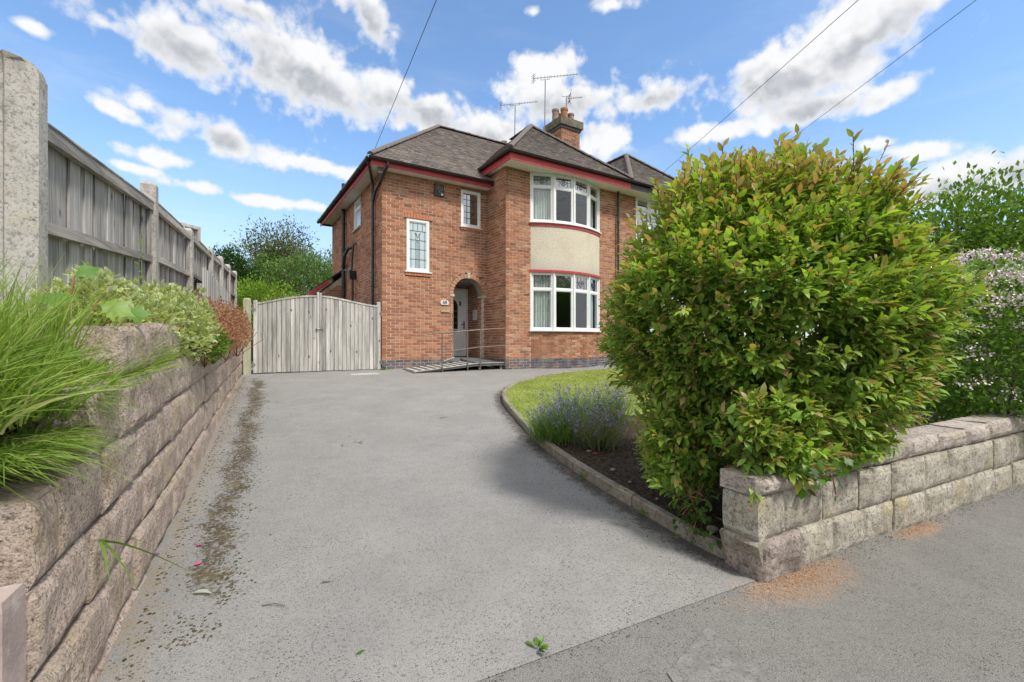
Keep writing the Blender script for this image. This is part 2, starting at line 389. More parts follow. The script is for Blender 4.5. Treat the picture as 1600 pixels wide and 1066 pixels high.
def M_soil(name):
    m, t, o = newmat(name); c = coords(t, False)
    n = noise(t, c, 30, 7, .7); n2 = noise(t, c, 4, 5)
    cc = mixc(t, sstep(t, n, .35, .65), (.035, .025, .02), (.12, .09, .065))
    cc = mixc(t, mth(t, 'MULTIPLY', sstep(t, n2, .5, .7), .4), cc, (.16, .125, .09))
    fin(t, o, cc, .95, n, 1.0, .03, 0, .1); return m
def M_grassground(name, a, b):
    m, t, o = newmat(name); c = coords(t, False)
    n = noise(t, c, 2.0, 6, .6); n2 = noise(t, c, 60, 4)
    cc = mixc(t, sstep(t, n, .35, .65), a, b); cc = mixc(t, mth(t, 'MULTIPLY', n2, .5), cc, tuple(np.array(a)*.5))
    fin(t, o, cc, .95, n2, .6, .02, 0, .1); return m

MAT = dict(
 brick=M_brick('brick'), mortar=M('mortar', (.60, .51, .42), .95, .15, 5, .5, 90),
 header=M('header_brick', (.52, .20, .105), .85, .25, 30, .4, 80, dirt=(.5, .4, .3), dirtamt=.35),
 arch=M('arch_brick', (.47, .26, .165), .85, .2, 25, .4, 80, dirt=(.2, .12, .09), dirtamt=.3),
 castone=M('cast_stone', (.50, .42, .33), .9, .2, 20, .4, 80),
 tile=M_tile('roof_tile'), deck=M('roof_deck', (.07, .062, .058), .95, .2, 10, .3, 50),
 upvc=M('white_upvc', (.82, .83, .84), .35, .03, 3, .02, 20, spec=.5),
 cream=M('cream_soffit', (.78, .76, .70), .6, .06, 4, .05, 30, dirt=(.45, .40, .32), dirtamt=.25),
 red=M('red_paint', (.46, .045, .055), .45, .15, 8, .1, 60, spec=.5, dirt=(.5, .16, .15), dirtamt=.4),
 black=M('black_plastic', (.022, .022, .024), .4, .25, 6, .08, 50, spec=.5, dirt=(.12, .12, .12), dirtamt=.5),
 lead=M('lead_came', (.09, .09, .095), .5, .1, 20, .05, 50),
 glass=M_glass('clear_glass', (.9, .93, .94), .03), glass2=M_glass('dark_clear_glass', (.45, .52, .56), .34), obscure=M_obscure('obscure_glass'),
 colglass=M('coloured_glass', (.40, .36, .18), .15, .3, 60, .1, 60, spec=.6),
 curtain=M('curtain_cloth', (.80, .82, .74), .9, .06, 10, .2, 200), roomwall=M('room_wall', (.30, .28, .25), .9, .1, 3, .05, 30),
 render=M_render('pebbledash'), metal=M('galvanised_steel', (.33, .32, .30), .45, .2, 20, .1, 80, metal=.6, dirt=(.25, .18, .12), dirtamt=.5),
 railm=M('brown_painted_rail', (.19, .145, .115), .5, .25, 20, .1, 80, metal=.2, dirt=(.33, .28, .24), dirtamt=.5),
 deckgrey=M('ramp_deck', (.14, .145, .15), .7, .2, 10, .3, 90), deckstrip=M('ramp_strip', (.62, .61, .57), .6, .12, 14, .2, 90),
 gatewood=M_wood('gate_wood', (.24, .235, .22), (.62, .60, .565)), gatewood_green=M_wood('mossy_post_wood', (.25, .25, .18), (.46, .46, .34), True, .55),
 fencewood=M_wood('fence_wood', (.22, .21, .20), (.60, .58, .55)), fencewood_h=M_wood('fence_rail_wood', (.21, .195, .18), (.58, .545, .50), False, 0, 1),
 fencewood_l=M_wood('pale_fence_wood', (.27, .27, .26), (.60, .59, .57)),
 conc=M_stone('concrete_post', (.44, .415, .385), (.54, .515, .475), .35, .30, .35, 1.2, True, .004), concpink=M('concrete_side', (.42, .34, .31), .95, .15, 8, .6, 70, dirt=(.62, .6, .56), dirtamt=.6),
 stoneL=M_stone('pink_rock_block', (.47, .37, .30), (.62, .51, .43), .6, .5, 1.0, 1.6, True, .012), stoneR=M_stone('pale_rock_block', (.37, .335, .275), (.53, .49, .415), .6, .6, 1.0),
 stoneRd=M_stone('sooty_rock_block', (.22, .19, .17), (.40, .34, .30), .4, .2, 1.0), stonecap=M_stone('coping_stone', (.40, .35, .31), (.54, .48, .43), .6, .25, .9),
 joint=M('wall_joint', (.30, .26, .22), .95, .3, 8, .6, 60),
 kerb=M_stone('edging_concrete', (.27, .235, .19), (.38, .34, .285), .3, .2, .4, 1.3),
 drive=M_asphalt('drive_asphalt', (.318, .309, .296), 'drive'), pave=M_asphalt('pavement_asphalt', (.205, .195, .182), 'pave'),
 road=M_asphalt('road_asphalt', (.10, .10, .10), 'road'), soil=M_soil('soil'),
 sand=M('orange_sand', (.50, .30, .17), .95, .25, 30, .3, 60), moss=M('moss_debris', (.085, .068, .035), .95, .45, 30, .5, 60), grit=M('kerb_grit', (.06, .05, .042), .95, .4, 30, .5, 60), lawn=M_grassground('lawn', (.20, .26, .055), (.33, .37, .10)), wild=M_grassground('rough_ground', (.06, .09, .02), (.12, .14, .045)),
 leaf=M_leaf('shrub_leaf', .38, .42, .35), leaf2=M_leaf('tree_leaf', .3, .6, .2), blade=M_leaf('grass_blade', .35, .5, .3), petal=M_leaf('petal', .03, .7, .1),
 bark=M('bark', (.13, .095, .07), .95, .35, 20, .8, 40), twig=M('red_twig', (.20, .095, .05), .7, .3, 20, .3, 60),
 terracotta=M('terracotta', (.40, .16, .10), .85, .25, 9, .3, 50, dirt=(.2, .17, .14), dirtamt=.5), potgrey=M('weathered_pot', (.30, .23, .185), .9, .25, 9, .3, 50, dirt=(.14, .13, .11), dirtamt=.5),
 mosscap=M('mossy_stack_head', (.14, .125, .095), .95, .4, 6, .7, 40, dirt=(.27, .25, .10), dirtamt=.8),
 alu=M('aerial_alloy', (.30, .30, .31), .4, .1, 10, .02, 40, metal=.7), cable=M('cable', (.03, .03, .03), .6, .1, 10, .02, 40),
 alarm=M('alarm_box', (.055, .05, .055), .4, .3, 30, .1, 50), white=M('white_paint', (.8, .8, .79), .5, .05, 5, .05, 40),
 door=M('white_door', (.92, .92, .93), .4, .04, 4, .03, 40, spec=.5), ink=M('black_ink', (.015, .015, .015), .6, .1, 10, .02, 40),
 plate=M('number_plate', (.66, .66, .60), .5, .08, 10, .05, 40), plate2=M('name_plate', (.42, .36, .20), .6, .2, 30, .1, 60),
 oppwall=M('white_render_house', (.7, .69, .66), .9, .05, 3, .1, 40), opproof=M('dark_slate', (.09, .08, .08), .9, .2, 5, .2, 30),
 slab=M_stone('drain_slab', (.42, .43, .42), (.52, .53, .52), .3, 0, .2, 1.5, True, .002), patch=M_stone('repair_patch', (.20, .195, .185), (.27, .26, .25), .3, 0, .5, 2.5, True, .003), mesh_dummy=None)

# ================================================================== GROUND
from mathutils import noise as mnoise
from mathutils.geometry import tessellate_polygon
def sheet(name, mat, ws_pts_fn, w0, w1, s0, s1, step, zoff, zfn=None, edge=None):
    nw = max(1, int(round((w1-w0)/step))); ns = max(1, int(round((s1-s0)/step)))
    V = []; U = []
    for j in range(ns+1):
        s = s0+(s1-s0)*j/ns
        for i in range(nw+1):
            w = w0+(w1-w0)*i/nw; p = wsxy(w, s); z = (zfn(w, s) if zfn else gz(s))+zoff
            V.append((p[0], p[1], z)); U.append((w, s, edge(p) if edge else 1.0))
    F = [(j*(nw+1)+i, j*(nw+1)+i+1, (j+1)*(nw+1)+i+1, (j+1)*(nw+1)+i) for j in range(ns) for i in range(nw)]
    return mk(name, np.array(V), np.array(F), mat, uv=U, smooth=True)
# far ground to the horizon
def far_ground():
    rs = [2.5, 5, 8, 12, 18, 26, 40, 70, 130, 260, 520, 900, 1500]; n = 48
    V = [(0, 6, gz(ws(0, 6)[1])-.12)]; F = []
    for r in rs:
        for k in range(n):
            th = 2*math.pi*k/n; x = r*math.cos(th); y = 6+r*math.sin(th)
            w, s = ws(x, y); V.append((x, y, gz(s)-.12-(.0 if s > -2.2 else .06)))
    for k in range(n): F.append((0, 1+k, 1+(k+1) % n))
    for i in range(len(rs)-1):
        for k in range(n):
            a = 1+i*n; F.append((a+k, a+(k+1) % n, a+n+(k+1) % n, a+n+k))
    for i, f in enumerate(F): F[i] = f[::-1] if False else f
    return struct(mk('ground', V, F, MAT['wild']))
far_ground()
# kerb line round the lawn
KP = [(1.33, 2.74), (1.19, 2.95), (.966, 3.43), (.62, 4.22), (.30, 5.2), (.03, 6.5), (-.14, 7.5), (-.16, 8.3), (.0, 9.15), (.38, 10.05), (1.0, 11.0), (1.85, 11.9), (3.2, 12.9), (5.0, 14.0), (7.2, 15.2)]
def catmull(P, n=8):
    P = [np.array(p, float) for p in P]; out = []
    for i in range(len(P)-1):
        a = P[max(i-1, 0)]; b = P[i]; c = P[i+1]; d = P[min(i+2, len(P)-1)]
        for k in range(n):
            t = k/n; out.append(.5*((2*b)+(c-a)*t+(2*a-5*b+4*c-d)*t*t+(3*b-a-3*c+d)*t**3))
    out.append(P[-1]); return out
KC = catmull(KP, 10); KA = np.array(KC)
def kdist(p): return float(np.min(np.hypot(KA[:, 0]-p[0], KA[:, 1]-p[1])))
struct(sheet('driveway', MAT['drive'], None, -3.2, 10.0, 0.0, 12.2, .12, 0, None, kdist))
struct(sheet('pavement', MAT['pave'], None, -14, 22, -2.3, .06, .12, 0, lambda w, s: gz(s)-.004))
kb = MB()
for i in range(34):
    kb.extr([(0, -.2), (.125, -.2), (.125, -.02), (.11, 0), (0, 0)], tuple(wsxy(-13+i*.915, -2.43))+(0,), tuple(wsxy(-13+i*.915+.905, -2.43))+(0,))
struct(kb.build('road_kerb', MAT['kerb']))
struct(sheet('road', MAT['road'], None, -25, 40, -9, -2.42, 1.0, -.11, lambda w, s: 0))
# lawn and soil bed (planar with the slope of the drive)
def poly_sheet(name, pts, mat, zoff):
    V = [(p[0], p[1], gxy(p[0], p[1])+zoff) for p in pts]
    tri = tessellate_polygon([[Vector((p[0], p[1], 0)) for p in pts]])
    F = []
    for a, b, c in tri:
        A, B, C = (np.array(pts[i]) for i in (a, b, c)); cr = (B-A)[0]*(C-A)[1]-(B-A)[1]*(C-A)[0]
        F.append((a, b, c) if cr > 0 else (a, c, b))
    return struct(mk(name, V, F, mat))
isplit = 44
bed = [tuple(p) for p in KC[:isplit]] + [(1.2, 6.6), (2.5, 6.4), (5, 7.6), (9, 9.6)] + [tuple(wsxy(9, .16)), tuple(wsxy(4, .16)), tuple(wsxy(.12, .16))]
poly_sheet('garden_bed', bed, MAT['soil'], .062)
lawn = [tuple(p) for p in KC[isplit-1:]] + [(10, 13.5), (9, 9.6), (5, 7.6), (2.5, 6.4), (1.2, 6.6)]
poly_sheet('lawn', lawn, MAT['lawn'], .072)
# edging stones: each its own piece
ek = thing('edging_kerb', 'low concrete edging kerb curving along the drive beside the lawn and flower bed', 'kerb', (KA[0][0], KA[0][1], 0))
def arclen():
    d = np.hypot(np.diff(KA[:, 0]), np.diff(KA[:, 1])); return np.concatenate([[0], np.cumsum(d)])
AL = arclen()
def kpt(a): return np.array([np.interp(a, AL, KA[:, 0]), np.interp(a, AL, KA[:, 1])])
a = 0.0
while a < AL[-1]-.3:
    L = .88 if a < 5.2 else .30
    b = min(a+L, AL[-1]); n = 6 if L > .5 else 3; m = MB(); V = []
    hh = .085+rng.uniform(-.008, .008)
    for k in range(n+1):
        t = a+.006+(b-a-.012)*k/n; p = kpt(t); q = kpt(t+.02)-kpt(t-.02); q = q/np.linalg.norm(q); nr = np.array([q[1], -q[0]])  # to the right = lawn side
        g = gxy(*p)
        j = .004*mnoise.noise(Vector((t*6, 0, 0)))
        for (dx, dz) in ((-.0+j, -.08), (.0+j, hh-.012), (.012+j, hh), (.058, hh), (.066, hh-.012), (.066, -.08)):
            x = p+nr*dx; V.append((x[0]-KA[0][0], x[1]-KA[0][1], g+dz+j))
    F = []
    for k in range(n):
        for c in range(5): F.append((k*6+c, k*6+c+1, (k+1)*6+c+1, (k+1)*6+c))
    F.append(tuple(range(5, -1, -1))); F.append(tuple(n*6+c for c in range(6)))
    mk('edging_stone', V, F, MAT['kerb'], ek); a = b
# drain slab let into the drive in front of the gates, and the patch in the pavement
def flat_patch(name, corners, mat, label, cat, th=.006):
    c = np.mean(np.array(corners), 0); m = MB()
    V = [(p[0]-c[0], p[1]-c[1], gxy(*p)+th-gxy(*c)) for p in corners]; V = [(x, y, z-.03) for x, y, z in V]+V
    m.add(V, BOXF); o = m.build(name, mat, None, loc=(c[0], c[1], gxy(*c))); return tag(o, label, cat)
flat_patch('drain_cover', [hxy(-.92, -.86), hxy(-.30, -.86), hxy(-.30, -.58), hxy(-.92, -.58)], MAT['slab'], 'pale rectangular drain cover set in the drive before the gates', 'drain cover')
flat_patch('repair_patch', [wsxy(-1.05, -.72), wsxy(-.60, -.72), wsxy(-.52, -.16), wsxy(-.92, -.30)], MAT['patch'], 'pale concrete repair patch in the dark pavement', 'repair patch', .003)

# ================================================================== BLOCK WALLS
def rock_mesh(name, L, H, T, amp, seed, ny=14, nz=8, nt=5, smooth_face=False):
    rd = np.random.default_rng(seed); off = rd.uniform(0, 100, 3); V = []
    prof = [(0, z/nz*H, 1, 0) for z in range(nz+1)]+[(-T*(k+1)/nt, H, 0, 1) for k in range(nt)]
    npf = len(prof)
    for i in range(ny+1):
        y = i/ny*L
        ey = min(y, L-y)/.045; ey = min(1, ey)
        for (x, z, nx, nz_) in prof:
            ez = min(1, min(z, H-z)/.05) if nx else min(1, max(0, -x)/.05)
            e = math.sqrt(max(0, min(ey, ez)))
            q = Vector((x*1.0+off[0], y+off[1], z+off[2]))
            nn = .8*mnoise.fractal(q*8, .9, 2.1, 4)+.7*mnoise.noise(q*4.2)
            d = amp*(e*(.75+.55*nn)-.3*(1-e)) if nx else -abs(amp*.35*nn)*1.0-(.012 if x > -.03 else 0)
            V.append((x+nx*d, y, z+nz_*d))
    F = []
    for i in range(ny):
        for k in range(npf-1):
            F.append((i*npf+k, (i+1)*npf+k, (i+1)*npf+k+1, i*npf+k+1))
    # ends
    for i, flip in ((0, 0), (ny, 1)):
        b = len(V); V.append((-T, i/ny*L, 0)); f = [i*npf+k for k in range(npf)]+[b]
        F.append(tuple(f[::-1]) if not flip else tuple(f))
    F = [f for f in F]
    me = bpy.data.meshes.new(name); me.from_pydata(V, [], F); me.update()
    return me
RB = [rock_mesh('block', .46, .265, .2, .02, 10+i, 20, 10, 6) for i in range(10)]
for me in RB: me.materials.append(MAT['stoneL'])
LW = thing('retaining_wall', 'long pink rough block retaining wall along the left of the drive', 'retaining wall', tuple(wsxy(-2.955, 0))+(0,), BA+.0177)
JZ = [-.19, .08, .35, .62, .89, 1.16]
def left_wall():
    core = MB()
    for k in range(5):
        s0 = .14 if k < 4 else .60
        s = s0+.02
        y = s0-(.23 if k % 2 else 0)
        first = True
        while y < 9.85:
            L = rng.uniform(.40, .52) if not first else rng.uniform(.3, .5); y2 = min(y+L, 9.85); ya = max(y, s0)
            if y2-ya > .1 and JZ[k]+.275+.027*y > gz(y)-.02:
                o = ob('block', RB[int(rng.integers(10))], LW, (rng.uniform(-.012, .012), ya, JZ[k]+.027*ya+rng.uniform(-.006, .006)))
                o.scale = (1, (y2-ya-.01)/.46, rng.uniform(.97, 1.0)); o.rotation_euler = (math.atan(.027)+rng.uniform(-.008, .008), rng.uniform(-.015, .015), rng.uniform(-.012, .012))
            y = y2; first = False
        core.add([(-.26, s0+.03, JZ[k]+.01), (-.012, s0+.03, JZ[k]+.01), (-.012, 9.84, JZ[k]+.27), (-.26, 9.84, JZ[k]+.27),
                  (-.26, s0+.03, JZ[k]+.255), (-.012, s0+.03, JZ[k]+.255), (-.012, 9.84, JZ[k]+.53), (-.26, 9.84, JZ[k]+.53)], BOXF)
    core.build('mortar_core', MAT['joint'], LW)
    for (y, y2, h) in ((1.02, 1.62, .23), (1.63, 2.2, .25), (2.21, 2.72, .24)):   # a few stones of a fifth course
        o = ob('block', RB[int(rng.integers(10))], LW, (-.015, y, JZ[5]+.027*y)); o.scale = (1, (y2-y-.01)/.46, h/.265); o.rotation_euler = (math.atan(.027), 0, 0)
left_wall()
def street_return():                                   # the wall turns the corner and fronts the next garden
    for k in range(5):
        x = -.24-(.23 if k % 2 else 0); x = -.24
        first = True
        while x > -6.5:
            L = rng.uniform(.4, .52) if not (first and k % 2) else .25
            o = ob('block', RB[int(rng.integers(10))], LW, (x-L, .16+rng.uniform(-.01, .01), JZ[k])); o.rotation_euler = (0, 0, -math.pi/2); o.scale = (1, (L-.01)/.46, rng.uniform(.97, 1.0)); x -= L; first = False
street_return()
# smooth concrete stub at the street end of the wall
m = MB(); V = []
for (z, e) in ((0, 0), (.645, 0), (.672, .014)):
    for (x, y) in ((-.09, -.075), (.05, -.075), (.05, .045), (-.09, .045)):
        V.append((x*(1-e*5), y*(1-e*5), z))
m.add(V, [(0,1,5,4),(1,2,6,5),(2,3,7,6),(3,0,4,7),(4,5,9,8),(5,6,10,9),(6,7,11,10),(7,4,8,11),(8,9,10,11)])
o = m.build('concrete_stub', MAT['concpink'], None, loc=tuple(wsxy(-3.01, .045))+(0,)); o.rotation_euler = (0, 0, BA)
tag(o, 'short smooth concrete stub post at the near end of the block retaining wall', 'post')

RW = thing('garden_wall', 'low pale rough block wall along the pavement under the big shrub', 'garden wall', tuple(CB)+(0,), BA)
RR = [rock_mesh('block', .42, .245, .2, .02, 40+i, 16, 10, 5) for i in range(8)]
for me in RR: me.materials.append(MAT['stoneR'])
RD = rock_mesh('block', .42, .30, .22, .03, 61); RD.materials.append(MAT['stoneRd'])
RC = [rock_mesh('coping_stone', .45, .16, .24, .03, 70+i, 14, 6, 6) for i in range(5)]
for me in RC: me.materials.append(MAT['stonecap'])
def right_wall():
    def put(me, L0, H0, w0, w1, z, h, back=0, name='block', tilt=0):
        o = ob(name, me, RW, (w0, back+rng.uniform(-.008, .008), z+rng.uniform(-.004, .004))); o.rotation_euler = (rng.uniform(-.012, .012), tilt, -math.pi/2+rng.uniform(-.02, .02)); o.scale = (1, (w1-w0-.008)/L0, h/H0); return o
    put(RD, .42, .30, .06, .44, -.03, .25, -.012)
    w = .445
    while w < 9: L = rng.uniform(.36, .46); put(RR[int(rng.integers(8))], .42, .245, w, w+L, -.02+.001*rng.normal(), .245); w += L
    put(RR[0], .42, .245, .075, .31, .222, .245, -.004); put(RR[1], .42, .245, .312, .72, .226, .25)
    w = .725
    while w < 9: L = rng.uniform(.36, .47); put(RR[int(rng.integers(8))], .42, .245, w, w+L, .228, .25); w += L
    put(RC[0], .45, .16, .06, .52, .472, .105, .0, 'coping_stone')
    w = .525; i = 0
    while w < 9:
        L = rng.uniform(.36, .5); put(RC[i % 5], .45, .16, w, w+L, .482, rng.uniform(.13, .16), .015, 'coping_stone', rng.uniform(-.03, .03)); w += L; i += 1
    c = MB(); c.box(.09, 9, .03, .21, -.05, .475); c.build('mortar_core', MAT['joint'], RW)
    # dressed end face of the wall, seen from the drive
    V = []
    for (z, a, b) in ((.222, .0, .0), (.25, -.012, .004), (.35, -.018, .004), (.455, -.012, .002), (.471, .012, -.012)):
        for (x, y) in ((.072+a, -.012-b), (.11, -.02), (.11, .22), (.072+a, .215)): V.append((x, y, z))
    F = []
    for r in range(4):
        for k in range(4): F.append((r*4+k, r*4+(k+1) % 4, (r+1)*4+(k+1) % 4, (r+1)*4+k))
    F.append((16, 17, 18, 19)); mk('end_stone', V, F, MAT['stoneR'], RW)
    V = []
    rows = ((-.03, .05), (.04, .035), (.10, .02), (.16, .0), (.205, -.02), (.221, .0))
    for i, (z, a) in enumerate(rows):
        for j in range(5):
            y = -.03+.25*j/4; V.append((.05+a+.012*mnoise.noise(Vector((y*13, z*17, 2))), y, z))
        V.append((.12, .22, z)); V.append((.12, -.03, z))
    F = []
    for r in range(5):
        for k in range(7): F.append((r*7+k, r*7+(k+1) % 7, (r+1)*7+(k+1) % 7, (r+1)*7+k))
    F.append(tuple(35+k for k in range(7))); mk('end_stone', V, [f[::-1] for f in F], MAT['kerb'], RW)
right_wall()

# raised planting bank behind the retaining wall
def bankz(w, s): return 1.08+.03*max(s, 0)+.05*mnoise.noise(Vector((w*2, s*2, 0)))
V = []; ww = [-3.16, -3.3, -3.5, -3.8, -5, -9, -16]; ssn = [.2+.35*i for i in range(80)]
for s in ssn:
    for w in ww:
        p = wsxy(w-.0177*s, s); V.append((p[0], p[1], bankz(w, s)))
n = len(ww); F = [(j*n+i, (j+1)*n+i, (j+1)*n+i+1, j*n+i+1) for j in range(len(ssn)-1) for i in range(n-1)]
b = len(V)
for w in ww: p = wsxy(w, .2); V.append((p[0], p[1], -.1))
F += [(i, i+1, b+i+1, b+i) for i in range(n-1)]
b = len(V)
for s in ssn: p = wsxy(ww[0]-.0177*s, s); V.append((p[0], p[1], -.1))
F += [(j*n, b+j, b+j+1, (j+1)*n) for j in range(len(ssn)-1)]
struct(mk('planting_bank', V, F, MAT['soil'], smooth=True))

# ================================================================== FENCES
FW = -3.40
FE = thing('boundary_fence', 'tall weathered grey board fence with concrete posts above the planted bank', 'fence', tuple(wsxy(FW, 1.4))+(1.1,), BA)
def fl(w, s, z): return (w-FW, s-1.4, z-1.1)
PS = [1.51, 3.80, 5.74, 7.72, 9.20, 10.6, 12.2]; PT = [2.73, 2.86, 2.85, 2.95, 3.05, 3.10, 3.17]
# the stout first post with a channel down its face
prof = [(-.235, 0), (-.205, 0), (-.19, .022), (-.13, .022), (-.115, 0), (-.03, -.004), (0, .02), (0, .115), (-.235, .115)]
rings = [(0, 1.0), (PT[0]-1.1-.06, 1.0), (PT[0]-1.1-.015, .9), (PT[0]-1.1, .72)]
V = []
for z, k in rings:
    for (x, y) in prof: V.append(((x+.117)*k-.117, (y+.058)*k-.058+ .0+(PS[0]-1.4-.115), z+(.02 if k < .8 and x < -.1 else 0)))
n = len(prof); F = [(r*n+i, r*n+(i+1) % n, (r+1)*n+(i+1) % n, (r+1)*n+i) for r in range(3) for i in range(n)]+[tuple(3*n+i for i in range(n))]
o = mk('post', V, F, MAT['conc'], FE); o['label'] = 'stout lichen-spotted concrete post with a recessed channel'
for i in range(1, 7):
    s1 = PS[i]-1.4; s0 = s1-.105; h = PT[i]-1.1; m = MB(); V = []
    for (z, e) in ((0, 0), (h-.03, 0), (h, .025)):
        for (x, y) in ((-.11+e, s0+e), (.01-e, s0+e), (.01-e, s1-e), (-.11+e, s1-e)): V.append((x, y, z))
    m.add(V, [(0,1,5,4),(1,2,6,5),(2,3,7,6),(3,0,4,7),(4,5,9,8),(5,6,10,9),(6,7,11,10),(7,4,8,11),(8,9,10,11)]); m.build('post', MAT['conc'], FE)
PZ = [(2.47, 2.655), (2.69, 2.765), (2.79, 2.84), (2.86, 2.92), (2.93, 2.98), (3.0, 3.05)]
for i in range(6):
    a = PS[i]; b = PS[i+1]-.105; za, zb = PZ[i]
    zt = lambda s: za+(zb-za)*(s-a)/(b-a)-1.1
    pn = MB()
    drop = .045
    def strip(x0, x1, z0, z1, A=a+.01, B=b-.005):
        pn.add([(x0, A-1.4, zt(A)+z0), (x1, A-1.4, zt(A)+z0), (x1, B-1.4, zt(B)+z0), (x0, B-1.4, zt(B)+z0), (x0, A-1.4, zt(A)+z1), (x1, A-1.4, zt(A)+z1), (x1, B-1.4, zt(B)+z1), (x0, B-1.4, zt(B)+z1)], BOXF)
    strip(-.045, -.005, -.075, .0)
    strip(-.05, -.012, -.56, -.50)
    strip(-.05, -.012, -1.12, -1.06)
    panel = pn.build('panel_rails', MAT['fencewood_h'], FE)
    # splintered capping strip lying on top of the rail
    k = 7
    for q in range(k):
        cp = MB()
        if rng.random() < .25 and i: continue
        A = a+.02+(b-a-.03)*q/k; B = a+.02+(b-a-.03)*(q+1)/k; j = rng.uniform(0, .012, 2)
        cp.add([(-.075, A-1.4, zt(A)+.001), (.0, A-1.4, zt(A)+.001), (.0, B-1.4, zt(B)+.001), (-.075, B-1.4, zt(B)+.001), (-.075, A-1.4, zt(A)+.014+j[0]), (0, A-1.4, zt(A)+.012), (0, B-1.4, zt(B)+.012), (-.075, B-1.4, zt(B)+.014+j[1])], BOXF)
        cp.build('capping_strip', MAT['fencewood_h'], panel)
    s = a+.01; q = 0
    while s < b-.02:
        wdt = min(rng.uniform(.115, .15), b-.005-s)
        if wdt < .035: break
        d = -.058-.01*(q % 2)+rng.uniform(-.003, .003); bt = 1.05-1.1
        tl = rng.uniform(-.006, .006)
        m = MB(); m.add([(d-.012, s-1.4, bt), (d, s-1.4, bt), (d+.002, s+wdt-1.4, bt), (d-.012, s+wdt-1.4, bt), (d-.012+tl, s-1.4, zt(s)-.012), (d+tl, s-1.4, zt(s)-.012), (d+.002+tl, s+wdt-1.4, zt(s+wdt)-.012), (d-.012+tl, s+wdt-1.4, zt(s+wdt)-.012)], BOXF)
        m.build('board', MAT['fencewood'], panel); s += wdt-.022; q += 1
    for A in (a+.012, b-.062):
        m = MB(); m.box(-.047, -.018, A-1.4, A+.045-1.4, -.05, zt(A)-.08); m.build('batten', MAT['fencewood'], panel)
# pale close-boarded fence between the red shrub and the gates
PF = thing('close_boarded_fence', 'pale grey close-boarded fence running up to the gate post', 'fence', tuple(wsxy(-3.27, 5.7))+(1.1,), BA+.0177)
s = 0; q = 0
while s < 3.78:
    wdt = rng.uniform(.095, .13); d = .008*(q % 2)+rng.uniform(-.003, .003); ht = 1.25-.0*s+rng.uniform(-.02, .012)
    m = MB(); m.add([(d-.018, s, -.4), (d, s, -.4), (d, s+wdt, -.4), (d-.018, s+wdt, -.4), (d-.018, s, ht), (d, s, ht), (d, s+wdt, ht+rng.uniform(-.01, .01)), (d-.018, s+wdt, ht)], BOXF)
    m.build('board', MAT['fencewood_l'], PF); s += wdt; q += 1
m = MB()
for z in (.15, .95): m.box(-.08, -.022, 0, 3.8, z, z+.08)
m.build('rail', MAT['fencewood_h'], PF)
# open timber box standing behind the fence (a bird table roof seen over the top)
m = MB(); bx = .36
for (x, z0, z1, x1) in ((0, 0, .3, .05), (.31, 0, .3, .36), (0.05, .25, .3, .31), (0.05, 0, .05, .31)):
    m.box(x, x1, -.12, .12, z0, z1)
o = m.build('bird_table', MAT['fencewood'], None, loc=tuple(wsxy(-3.95, 7.9))+(3.08,)); o.rotation_euler = (0, 0, BA+R(50))
mp = MB(); mp.box(.14, .22, -.04, .04, -1.8, .0); mp.build('post', MAT['fencewood'], o)
tag(o, 'grey open-sided wooden bird table showing above the far fence', 'bird table')

